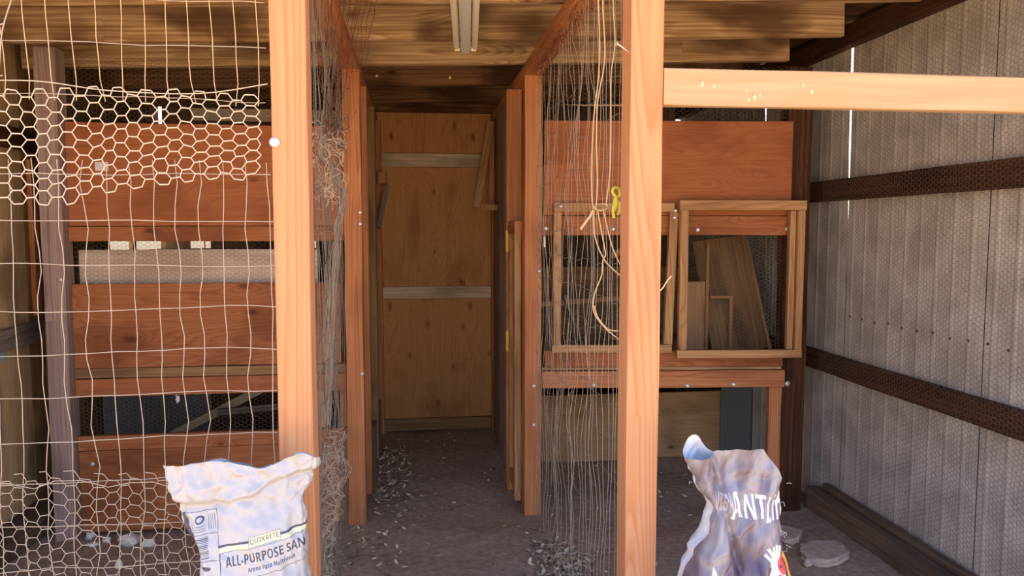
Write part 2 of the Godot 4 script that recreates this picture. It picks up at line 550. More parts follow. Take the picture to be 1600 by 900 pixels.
func build_left_wall() -> void:
	var w := structure("wall_left")
	for d in [1.72, 2.32, 2.92, 3.52]: wall_seg(w, M.leftply, d, d + 0.597, -0.02, 2.49)
	wall_seg(w, M.wallply, 4.12, 5.2, -0.02, 2.49)
	wall_seg(w, M.wallply, 5.2, 6.2, -0.02, 1.36)
	wall_seg(w, M.wallply, 5.2, 6.2, 1.432, 2.49)
	wall_seg(w, M.wallply, 5.60, 5.665, 1.362, 1.430, "block")
	bx("girt", M.grey, w, -1.968, -1.93, 0.93, 1.03, -4.4, -1.75)
	bx("girt", M.girt, w, -1.968, -1.93, 1.9, 2.0, -4.4, -1.75)
	bx("batten", M.stud, w, -1.968, -1.945, 1.06, 1.86, -4.22, -4.16)
	bx("sill", M.dusty, w, -1.968, -1.83, -0.02, 0.10, -4.1, -1.75, "", 0.004)
	put("dab", disc_mesh(0.026, 0.003), plain(Color(0.55, 0.70, 0.72), 0.7), w, Vector3(-1.967, 0.90, -3.86), Basis(Vector3.UP, PI / 2))

func build_rear() -> void:
	# the outer rear wall, with daylight at its corners and under its eaves board
	var w := structure("wall_rear")
	var slots := [[-1.97, -1.94, 2.20, 2.53], [-1.76, -1.655, 1.36, 1.42], [-1.65, -1.605, 1.36, 1.42], [-0.812, -0.796, 1.36, 1.44], [-0.812, -0.796, 1.20, 1.29], [1.055, 1.072, 1.36, 1.45], [2.175, 2.215, 2.18, 2.50]]
	var xs := [-1.98, -1.97, -1.94, -1.76, -1.655, -1.65, -1.605, -0.812, -0.796, 0.12, 1.055, 1.072, 2.175, 2.215]
	for i in xs.size() - 1:
		var cuts := []
		for q in slots:
			if absf(q[0] - xs[i]) < 0.001: cuts.append(q)
		cuts.sort_custom(func(p: Array, q: Array) -> bool: return p[2] < q[2])
		var y := -0.02
		for q in cuts:
			bx("sheet", M.wallply, w, xs[i], xs[i + 1], y, q[2], -6.235, -6.21, "y", 0.0)
			y = q[3]
		if y < 2.53: bx("sheet", M.wallply, w, xs[i], xs[i + 1], y, 2.53, -6.235, -6.21, "y", 0.0)
	bx("girt", M.girt, w, -1.96, 2.2, 2.03, 2.12, -6.205, -6.17)
	bx("girt", M.girt, w, -1.96, 2.2, 0.9, 1.19, -6.205, -6.17)

func build_ceiling() -> void:
	var c := structure("ceiling")
	# roof boards across the joists
	var d := 1.55
	while d < 6.3:
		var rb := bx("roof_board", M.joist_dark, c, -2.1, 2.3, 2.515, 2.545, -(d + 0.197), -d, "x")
		rb.rotation.z = 0.018
		d += 0.2
	var sm := BoxMesh.new()
	sm.size = Vector3(4.6, 0.02, 4.95)
	put("roof_sheet", sm, M.steel, c, Vector3(0.1, 2.56, -3.93), Basis(Vector3.BACK, 0.018))
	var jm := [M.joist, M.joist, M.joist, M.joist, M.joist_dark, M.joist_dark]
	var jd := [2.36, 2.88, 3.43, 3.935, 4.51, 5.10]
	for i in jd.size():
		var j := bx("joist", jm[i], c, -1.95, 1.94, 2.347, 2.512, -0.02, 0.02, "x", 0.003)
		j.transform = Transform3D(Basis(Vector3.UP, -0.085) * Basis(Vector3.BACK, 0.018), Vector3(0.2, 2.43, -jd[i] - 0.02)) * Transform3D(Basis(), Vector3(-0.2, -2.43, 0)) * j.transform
	for x in [0.206, -0.215]:
		put("nail_head", disc_mesh(0.0085, 0.004), M.socket, c, Vector3(x, 2.39, -4.506))  # pale round daubs on the joist face

func build_aisle() -> void:
	var w := structure("wall_back")
	bx("sheet", M.ply, w, -0.42, 0.80, 0.0, 2.40, -5.68, -5.662, "y")
	bx("rail", M.pale, w, -0.30, 0.52, 1.965, 2.062, -5.66, -5.622)
	bx("rail", M.pale, w, -0.25, 0.59, 0.997, 1.083, -5.66, -5.622)
	bx("rail", M.wallply, w, -0.25, 0.59, 0.0, 0.09, -5.66, -5.622)
	bx("header", M.joist_dark, w, -0.42, 0.80, 2.36, 2.50, -5.66, -5.61)
	var l := structure("wall_aisle_left")
	bx("stud", M.stud, l, -0.345, -0.262, 0.0, 2.286, -4.36, -4.27)
	bx("stud", M.wallply, l, -0.335, -0.255, 0.0, 2.286, -5.02, -4.95)
	bx("stud", M.stud, l, -0.335, -0.245, 0.0, 2.286, -5.62, -5.55)
	bx("plank", M.grey, l, -0.30, -0.268, 0.02, 0.26, -5.55, -4.37)
	bx("sheet", M.wallply, l, -0.33, -0.305, 0.10, 2.28, -5.55, -4.37, "y")
	bx("block", M.frame, l, -0.262, -0.20, 1.83, 1.91, -5.54, -5.46)
	stick("brace", M.grey, l, Vector3(-0.20, 1.81, -5.5), Vector3(-0.262, 1.52, -5.4), 0.05, 0.03, Vector3(0, 0, 1))
	var r := structure("wall_aisle_right")
	bx("stud", M.stud, r, 0.508, 0.595, 0.0, 2.286, -4.33, -4.25)
	bx("plank", M.grey, r, 0.555, 0.58, 0.02, 2.286, -4.56, -4.36)
	bx("plank", M.grey, r, 0.55, 0.58, 0.02, 2.286, -4.80, -4.57)
	bx("plank", M.purple, r, 0.552, 0.58, 0.02, 2.286, -5.04, -4.81)
	bx("plank", M.wallply, r, 0.555, 0.58, 0.02, 2.286, -5.28, -5.05)
	bx("plank", M.wallply, r, 0.56, 0.58, 0.02, 2.286, -5.52, -5.29)
	bx("stud", M.stud, r, 0.555, 0.62, 0.0, 2.286, -5.62, -5.54)
	# low gate hung on brass hinges beside the right aisle post
	var g := thing("aisle_gate", "narrow wooden gate on brass hinges beside the right aisle post", "gate", Vector3(0.534, 0.02, -4.17))
	bx("stile", M.frame, g, -0.017, 0.017, 0.02, 1.46, 0.155, 0.21)
	bx("stile", M.frame, g, -0.017, 0.017, 0.02, 1.46, -0.075, -0.02)
	bx("rail", M.stud, g, -0.019, 0.019, 1.462, 1.53, -0.075, 0.21, "z")
	bx("rail", M.stud, g, -0.017, 0.017, 0.06, 0.13, -0.02, 0.155, "z")
	bx("panel", M.tanply, g, 0.002, 0.012, 0.13, 1.46, -0.02, 0.155, "y")
	for y in [1.37, 0.80]:
		var hg := put("hinge", board_mesh(0.12, 0.018, 0.004, 0.0, 0.001), M.brass, g, Vector3(-0.016, y + 0.05, -0.078), Basis(Vector3(0, 1, 0), Vector3(-1, 0, 0), Vector3(0, 0, 1)))
		wire("pin", M.brass, hg, [Vector3(-0.058, 0.011, 0.003), Vector3(0.058, 0.011, 0.003)], 0.004, 6)
	# hatch bracket propped out from the wall near the aisle's far end
	var t := thing("wooden_bracket", "triangular stick bracket leaning out near the aisle end wall", "bracket", Vector3(0.55, 1.655, -5.3))
	stick("strut", M.frame, t, Vector3(-0.025, 0.60, 0.0), Vector3(-0.135, 0.0, 0.06), 0.035, 0.05, Vector3(0, 0, 1))
	stick("strut", M.frame, t, Vector3(-0.135, 0.012, 0.0), Vector3(0.0, 0.0, 0.16), 0.04, 0.035)
	stick("strut", M.stud, t, Vector3(-0.019, 0.0, -0.04), Vector3(-0.019, 0.60, -0.04), 0.038, 0.038, Vector3(0, 0, 1))

func bolt(parent: Node3D, at: Vector3, r := 0.011, called := "bolt") -> void:
	put(called, disc_mesh(r, 0.006), M.zinc, parent, at)

func build_posts() -> void:
	var p := thing("front_post", "pale orange fir post left of the aisle behind the white sand bag", "post", Vector3(-0.301, 0, -1.944))
	bx("timber", M.fir, p, -0.042, 0.042, -0.02, 2.512, -0.044, 0.044)
	bolt(p, Vector3(-0.035, 1.712, 0.0435), 0.0125, "washer")
	p = thing("front_post", "pale orange fir post at right that carries the light cross rail", "post", Vector3(0.588, 0, -1.944))
	bx("timber", M.fir, p, -0.043, 0.043, -0.02, 2.512, -0.044, 0.044)
	wire("nail", M.zinc, p, [Vector3(-0.04, 1.955, 0.02), Vector3(-0.074, 1.973, 0.03), Vector3(-0.076, 1.974, 0.0303)], 0.0022, 6)
	put("nail_head", disc_mesh(0.0055, 0.0015), M.zinc, p.get_node("nail"), Vector3(-0.076, 1.974, 0.0303), Basis(Vector3.UP, -1.25))
	p = thing("aisle_post", "orange stud post at the aisle's left side beside the striped board partition", "post", Vector3(-0.310, 0, -3.866))
	bx("timber", M.stud, p, -0.043, 0.043, -0.02, 2.286, -0.044, 0.044, "", 0.002)
	for q in [[0.036, 1.589], [0.036, 1.532], [0.034, 0.781]]: bolt(p, Vector3(q[0], q[1], 0.043), 0.010)
	p = thing("aisle_post", "orange stud post at the aisle's right side with bolts near its foot", "post", Vector3(0.600, 0, -3.906))
	bx("timber", M.stud, p, -0.044, 0.044, -0.02, 2.286, -0.044, 0.044, "", 0.002)
	for q in [[0.006, 0.688], [0.006, 0.48], [0.032, 1.29]]: bolt(p, Vector3(q[0], q[1], 0.043), 0.010)
	tag(bx("top_plate", M.stud, self, -0.362, -0.273, 2.288, 2.334, -5.61, -1.99), "red brown top plate over the aisle's left posts", "beam")
	tag(bx("top_plate", M.stud, self, 0.552, 0.640, 2.288, 2.340, -5.61, -1.99), "red brown top plate over the aisle's right posts", "beam")
	tag(bx("cross_rail", M.pine, self, 0.633, 2.19, 1.822, 1.916, -1.94, -1.902), "pale pine cross rail running from right front post to metal wall", "rail")
	var rail: Node3D = get_node("cross_rail")
	for q in [[0.735, 1.876, 0.008], [0.767, 1.872, 0.007], [0.855, 1.862, 0.006], [0.877, 1.845, 0.009], [0.862, 1.838, 0.006], [0.892, 1.850, 0.006], [1.01, 1.88, 0.006], [1.035, 1.862, 0.007]]:
		put("resin_bead", lump(q[2] * 0.6, q[2], 0.003, int(q[0] * 100)), M.resin, rail, Basis(Vector3(0, 0, -1), Vector3(0, 1, 0), Vector3(1, 0, 0)).inverse() * Vector3.ZERO + rail.transform.affine_inverse() * Vector3(q[0], q[1], -1.902), rail.transform.basis.inverse())
	# corner posts of the two partitions
	tag(bx("corner_post", M.purple, self, -1.745, -1.648, -0.02, 2.345, -3.90, -3.80, "", 0.003), "weathered purple grey post beside the left plywood wall", "post")
	p = thing("corner_post", "dark rough brown post in the corner of the metal wall", "post", Vector3(1.992, 0, -3.808))
	bx("timber", M.girt, p, -0.067, 0.067, -0.02, 2.345, -0.043, 0.043, "", 0.004)
	bolt(p, Vector3(-0.034, 0.684, 0.044), 0.014)

func net_part(called: String, parent: Node3D, x0: float, x1: float, y0: float, y1: float, z: float, mat: Material, s := 0.0125, r := 0.0006) -> void:
	var sd := rng.randf() * 50.0
	var n := FastNoiseLite.new()
	n.seed = 77
	n.frequency = 2.5
	var at := func(x: float, y: float) -> Vector3:
		return Vector3(x0 + x + n.get_noise_2d(x + sd, y) * 0.008, y0 + y + n.get_noise_2d(x, y + sd) * 0.008, z + n.get_noise_2d(x + sd, y + 9.0) * 0.006)
	put(called, hexnet(x1 - x0, y1 - y0, s, r, at), mat, parent)

func build_left_panel() -> void:
	var p := thing("board_partition", "partition of red brown boards with open wired gaps left of aisle", "partition", Vector3(0, 0, -3.868))
	var L := -1.645
	var R := -0.356
	bx("board", M.redply, p, L, R, 1.522, 2.012, -0.009, 0.009, "x")
	bx("rail", M.redply2, p, L, R, 1.448, 1.519, -0.02, 0.018)
	bx("board", M.redply2, p, L, -0.380, 0.832, 1.242, -0.009, 0.009, "x")
	bx("ledge", M.wallply, p, L, R, 0.782, 0.829, -0.02, 0.016)
	bx("rail", M.redply, p, L, R, 0.692, 0.779, -0.02, 0.018)
	bx("rail", M.redply2, p, L, R, 0.425, 0.497, -0.02, 0.016)
	bx("board", M.redply2, p, L, -0.378, 0.012, 0.423, -0.009, 0.009, "x")
	bx("cleat", M.frame, p, -0.51, -0.47, 0.0, 0.70, -0.06, -0.022)
	bx("cleat", M.stud, p, -0.395, -0.359, 0.0, 0.69, -0.06, -0.022)
	var tg := bx("paper_label", M.paper, p, -1.516, -1.456, 1.783, 1.825, 0.0095, 0.0105)
	tg.set_meta("label", "small white paper label stapled on board")
	for q in [[-1.668, 1.268], [-1.585, 0.357]]: bolt(p, Vector3(q[0], q[1], 0.068 if q[0] < -1.64 else 0.009), 0.011, "screw")
	net_part("netting", p, L, R, 1.225, 1.46, -0.024, M.dull)
	net_part("netting", p, L, R, 0.48, 0.71, -0.024, M.dull)
	net_part("netting", p, L, R, 2.0, 2.34, -0.024, M.dull)

func build_right_panel() -> void:
	var turn := -atan(0.1014)
	var p := thing("nest_box_front", "right partition of red plywood and bolted rails with wired opening", "partition", Vector3(0.62, 0, -3.86), turn)
	bx("board", M.redply, p, 0.036, 1.318, 1.578, 2.06, -0.012, 0.004, "x")
	bx("rail", M.redply2, p, 0.025, 1.306, 1.475, 1.574, -0.034, 0.002)
	bx("lip", M.redply2, p, 0.042, 1.298, 0.785, 0.873, -0.03, 0.0)
	bx("shelf", M.tanply, p, 0.03, 1.296, 0.768, 0.782, -0.40, -0.012, "x")
	bx("rail", M.stud, p, 0.03, 1.31, 0.674, 0.764, -0.034, 0.002)
	bx("leg", M.stud, p, 1.243, 1.312, 0.0, 0.67, -0.075, -0.036)
	for q in [[0.046, 1.51], [0.394, 1.507], [0.834, 1.503], [1.30, 1.507], [0.30, 0.69], [0.795, 0.685], [1.04, 0.69]]: bolt(p, Vector3(q[0], q[1], 0.001), 0.0115)
	stick("loose_slat", M.frame, p, Vector3(0.44, 1.36, -0.30), Vector3(0.62, 1.49, -0.036), 0.035, 0.02)  # a loose slat poking up behind the opening, only grouped with the partition
	net_part("netting", p, 0.05, 1.295, 0.87, 1.49, -0.04, M.dull)
	net_part("netting", p, 0.05, 1.295, 2.05, 2.34, -0.02, M.dull)
	# two open hatch frames hung over the opening
	var f := thing("hatch_frame", "sagging hatch frame behind the right front post left of the straight one", "frame", Vector3(0.62, 0, -3.86), turn)
	bx("rail", M.frame, f, 0.084, 0.70, 1.594, 1.640, 0.010, 0.046)
	bx("stile", M.frame, f, 0.082, 0.124, 0.912, 1.592, 0.012, 0.048)
	stick("stile", M.frame, f, Vector3(0.700, 1.592, 0.03), Vector3(0.678, 0.912, 0.03), 0.044, 0.036, Vector3(1, 0, 0))
	bx("rail", M.frame, f, 0.078, 0.698, 0.868, 0.910, 0.010, 0.046)
	for q in [[0.118, 1.622], [0.70, 1.565], [0.705, 1.60]]: bolt(f, Vector3(q[0], q[1], 0.047), 0.010, "clip")
	f = thing("hatch_frame", "square hatch frame hung beside the metal wall over the opening", "frame", Vector3(0.62, 0, -3.86), turn + 0.0)
	bx("rail", M.frame, f, 0.718, 1.366, 1.602, 1.652, 0.050, 0.090)
	bx("stile", M.frame, f, 0.722, 0.764, 0.888, 1.600, 0.050, 0.090)
	bx("stile", M.frame, f, 1.325, 1.360, 0.888, 1.600, 0.050, 0.090)
	bx("stop", M.frame, f, 1.292, 1.322, 0.888, 1.600, 0.030, 0.066)
	bx("rail", M.frame, f, 0.716, 1.360, 0.845, 0.886, 0.050, 0.092)

func build_interiors() -> void:
	# behind the right partition
	tag(bx("plywood_divider", M.tanply, self, 0.66, 2.05, -0.01, 0.435, -4.765, -4.745, "x"), "tan plywood divider under the nest shelf", "board")
	var b := thing("leaning_board", "tall grey brown board leaning behind the square hatch frame", "board", Vector3(1.85, 0.79, -4.32))
	var q := stick("panel", M.wallply, b, Vector3(0.06, -0.01, 0.06), Vector3(-0.02, 0.66, -0.10), 0.34, 0.018, Vector3(1, 0, 0))
	stick("edge_strip", M.frame, b, Vector3(0.245, -0.01, 0.075), Vector3(0.15, 0.655, -0.085), 0.018, 0.02, Vector3(1, 0, 0))
	tag(bx("plywood_offcut", M.tanply, self, 1.56, 1.68, 0.80, 1.20, -4.25, -4.238, "y"), "upright tan plywood offcut seen through the square hatch", "board")
	tag(bx("slat", M.frame, self, 1.682, 1.70, 0.80, 1.425, -4.25, -4.23), "thin upright slat behind the square hatch frame", "slat")
	var k := thing("stick_frame", "thin stick frame standing inside behind the square hatch", "frame", Vector3(1.77, 0.785, -4.22))
	bx("rail", M.frame, k, -0.065, 0.07, 0.318, 0.335, -0.01, 0.01)
	bx("upright", M.frame, k, 0.053, 0.07, 0.0, 0.317, -0.01, 0.01)
	tag(bx("nest_floor", M.tanply, self, 0.70, 2.10, 0.764, 0.78, -5.1, -4.235, "x"), "plywood nest floor behind the wired opening", "board")
	tag(stick("slat", M.frame, self, Vector3(0.582, 1.02, -4.7), Vector3(1.50, 1.09, -4.6), 0.03, 0.018), "pale slat lying level behind the sagging hatch frame", "slat")
	tag(stick("slat", M.grey, self, Vector3(0.90, 1.10, -4.55), Vector3(1.01, 0.782, -4.5), 0.05, 0.018, Vector3(0, 0, 1)), "grey slat slanting down behind the sagging hatch frame", "slat")
	bx_thing_support()
	# behind the left partition
	tag(bx("perch_board", M.whitewood, self, -1.64, -0.50, 1.235, 1.405, -3.96, -3.94, "x"), "pale weathered board behind the wired gap of left partition", "board")
	tag(bx("perch_bracket", M.girt, self, -1.64, -0.45, 1.19, 1.232, -3.99, -3.93, "x"), "dark ledger carrying the pale grey board", "ledger")
	tag(stick("brace", M.pale, self, Vector3(-1.95, 0.012, -4.82), Vector3(-0.80, 0.60, -4.80), 0.05, 0.03), "pale brace slanting behind the lower gap of left partition", "brace")
	tag(stick("brace", M.grey, self, Vector3(-1.20, 0.40, -4.7), Vector3(-0.334, 0.465, -4.68), 0.04, 0.03), "grey stick crossing level behind the lower gap", "stick")
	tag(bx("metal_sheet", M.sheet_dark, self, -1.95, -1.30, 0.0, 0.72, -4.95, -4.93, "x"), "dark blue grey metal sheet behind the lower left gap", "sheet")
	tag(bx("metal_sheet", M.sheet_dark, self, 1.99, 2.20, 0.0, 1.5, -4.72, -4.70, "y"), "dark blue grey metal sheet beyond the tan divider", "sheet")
	tag(bx("board", M.pale, self, -1.33, -0.332, 2.16, 2.235, -4.84, -4.81, "x"), "pale board high behind the left partition", "board")

func bx_thing_support() -> void:
	tag(bx("plywood_sheet", M.wallply, self, 0.68, 2.10, 0.784, 1.25, -5.10, -5.085, "x"), "plywood back of the nest space behind the hatches", "board")

# ---------------------------------------------------------------- wire
func build_fences() -> void:
	# welded wire across the left bay: 50 mm by 105 mm
	var f := thing("welded_wire_fence", "lower welded wire fence across the left bay", "fence", Vector3(0, 0, -1.888))
	var n := FastNoiseLite.new()
	n.seed = 3
	n.frequency = 1.4
	var wob := func(x: float, y: float) -> Vector3:
		return Vector3(x + n.get_noise_2d(x * 3.0, y * 2.0) * 0.010, y + n.get_noise_2d(x * 1.5 + 9.0, y * 3.0) * 0.012, n.get_noise_2d(x, y + 70.0) * 0.02)
	var rows := []
	for i in 17: rows.append(1.628 - 0.1045 * i)
	for y in rows:
		var pts := []
		var x := -1.92
		while x < -0.345:
			pts.append(wob.call(x, y))
			x += 0.0525
		pts.append(wob.call(-0.343, y))
		wire("wire", M.galv, f, pts, 0.00125)
	for i in 31:
		var x: float = -0.352 - 0.0525 * i
		var pts := []
		var kink := rng.randf_range(-0.006, 0.006)
		var k := 0
		var y := 1.66
		while y > -0.02:
			var v: Vector3 = wob.call(x + kink * sin(k * 1.7), y)
			pts.append(v)
			y -= 0.052
			k += 1
		wire("wire", M.galv, f, pts, 0.00115)
	# the upper, older welded wire
	f = thing("welded_wire_fence", "upper rusty tinted welded wire reaching the roof over left bay", "fence", Vector3(0, 0, -1.895))
	for y in [2.045, 1.938, 1.816]:
		var pts := []
		var x := -1.92
		while x < -0.345:
			pts.append(wob.call(x, y - (x + 1.0) * 0.012))
			x += 0.056
		wire("wire", M.galv, f, pts, 0.0012)
	for i in 29:
		var x: float = -0.366 - 0.0515 * i
		var pts := []
		for k in 15: pts.append(wob.call(x - 0.02 * (k / 14.0), 1.80 + 0.05 * k))
		pts[0] += Vector3(rng.randf_range(-0.01, 0.01), 0, 0)
		wire("wire", M.twine, f, pts, 0.0011)
	# broken bent strands at the far left
	for q in [[Vector3(-1.10, 2.068, 0.012), Vector3(-0.97, 2.062, 0.014), Vector3(-0.905, 2.062, 0.012)], [Vector3(-1.10, 1.962, 0.012), Vector3(-0.972, 1.957, 0.012), Vector3(-0.92, 1.968, 0.012)], [Vector3(-1.10, 1.842, 0.012), Vector3(-0.99, 1.84, 0.012), Vector3(-0.93, 1.852, 0.012)], [Vector3(-0.965, 2.09, 0.01), Vector3(-0.968, 2.03, 0.012), Vector3(-0.975, 1.95, 0.012), Vector3(-0.995, 1.86, 0.012), Vector3(-1.01, 1.78, 0.012), Vector3(-1.0, 1.72, 0.012)], [Vector3(-0.90, 2.09, 0.01), Vector3(-0.895, 2.05, 0.012), Vector3(-0.925, 1.955, 0.012), Vector3(-0.935, 1.88, 0.012), Vector3(-0.945, 1.80, 0.012), Vector3(-0.97, 1.74, 0.012), Vector3(-1.04, 1.70, 0.012)]]:
		wire("broken_wire", M.galv, f, smooth_path(q), 0.0018)
	# two inch netting laid over the gap between them, torn along its lower edge
	var at := func(x: float, y: float) -> Vector3:
		var X: float = -1.92 + x
		var Y: float = lerpf(y, 0.052 + y * 0.80, smoothstep(1.05, 1.5, x))
		return Vector3(X + n.get_noise_2d(X * 4.0, y * 6.0) * 0.010, 1.558 + Y + 0.006 * sin(X * 7.0) * smoothstep(0.15, 0.28, y) + n.get_noise_2d(X * 5.0, y * 5.0 + 40.0) * 0.009, -1.879 + n.get_noise_2d(X * 2.0, y) * 0.012)
	var keep := func(x: float, y: float) -> bool:
		var X: float = -1.92 + x
		return X < -0.36 and y > (0.0 if X < -0.75 else 0.03) and y < 0.258 and x > 0.0
	tag(put("chicken_wire", hexnet(1.60, 0.30, 0.0195, 0.0014, at, keep, 4), M.bright, self), "wide strip of hexagonal netting across the left bay at head height", "netting")
	wire("selvedge", M.bright, get_node("chicken_wire_001"), smooth_path([Vector3(-1.92, 1.84, -1.877), Vector3(-1.3, 1.832, -1.877), Vector3(-1.05, 1.835, -1.876), Vector3(-0.86, 1.84, -1.876), Vector3(-0.70, 1.822, -1.876), Vector3(-0.50, 1.82, -1.877), Vector3(-0.345, 1.846, -1.878)]), 0.0013)
	# netting along the foot of the left bay
	var at2 := func(x: float, y: float) -> Vector3:
		var X: float = -1.92 + x
		return Vector3(X + n.get_noise_2d(X * 4.0, y * 4.0 + 11.0) * 0.014, y - 0.0 + 0.02 * sin(X * 5.0) * y + n.get_noise_2d(X * 4.0, y * 4.0 + 80.0) * 0.016, -1.876 + n.get_noise_2d(X * 2.0, y + 5.0) * 0.012)
	tag(put("chicken_wire", hexnet(1.66, 0.90, 0.0195, 0.0009, at2, null, 4), M.galv, self), "hexagonal netting along the foot of the left bay by the sand bag", "netting")
	var sel := []
	for i in 31: sel.append(at2.call(1.6 * i / 30.0, 0.885 + 0.008 * sin(i * 1.9)))
	wire("selvedge", M.galv, get_node("chicken_wire_002"), sel, 0.0012)
	# welded wire down both sides of the aisle
	side_fence("welded wire fence along the aisle's left side gathered into a bundle", Vector3(-0.262, 0, -2.0), Vector3(-0.357, 0, -3.815), M.dull, 4)
	side_fence("welded wire fence along the aisle's right side with hanging twine", Vector3(0.562, 0, -2.0), Vector3(0.612, 0, -3.855), M.mesh, 8)

func side_fence(label: String, a: Vector3, b: Vector3, mat: Material, sd: int) -> void:
	var f := thing("welded_wire_fence", label, "fence")
	var n := FastNoiseLite.new()
	n.seed = sd
	n.frequency = 1.1
	var at := func(t: float, y: float) -> Vector3:
		var p := a.lerp(b, t)
		return p + Vector3(n.get_noise_2d(t * 6.0, y * 1.5) * 0.045 * sin(PI * t), y + n.get_noise_2d(t * 5.0 + 30.0, y * 2.0) * 0.03, n.get_noise_2d(t * 9.0, y * 1.5 + 50.0) * 0.02)
	for i in 34:
		var t := (i + 0.4) / 34.0
		var pts := []
		for k in 29: pts.append(at.call(t, 2.28 - k * 0.08))
		wire("wire", mat, f, pts, 0.0010)
	for j in 22:
		var pts := []
		for k in 35: pts.append(at.call(k / 34.0, 2.24 - 0.105 * j))
		wire("wire", mat, f, pts, 0.0009)

func strand(from: Vector3, to: Vector3, wild: float, n := 8) -> Array:
	var pts := []
	for k in n + 1:
		var t := float(k) / n
		pts.append(from.lerp(to, t) + Vector3(rng.randf_range(-1, 1), rng.randf_range(-1, 1), rng.randf_range(-1, 1)) * wild * sin(PI * clampf(t, 0.08, 0.92)))
	return smooth_path(pts, 4)

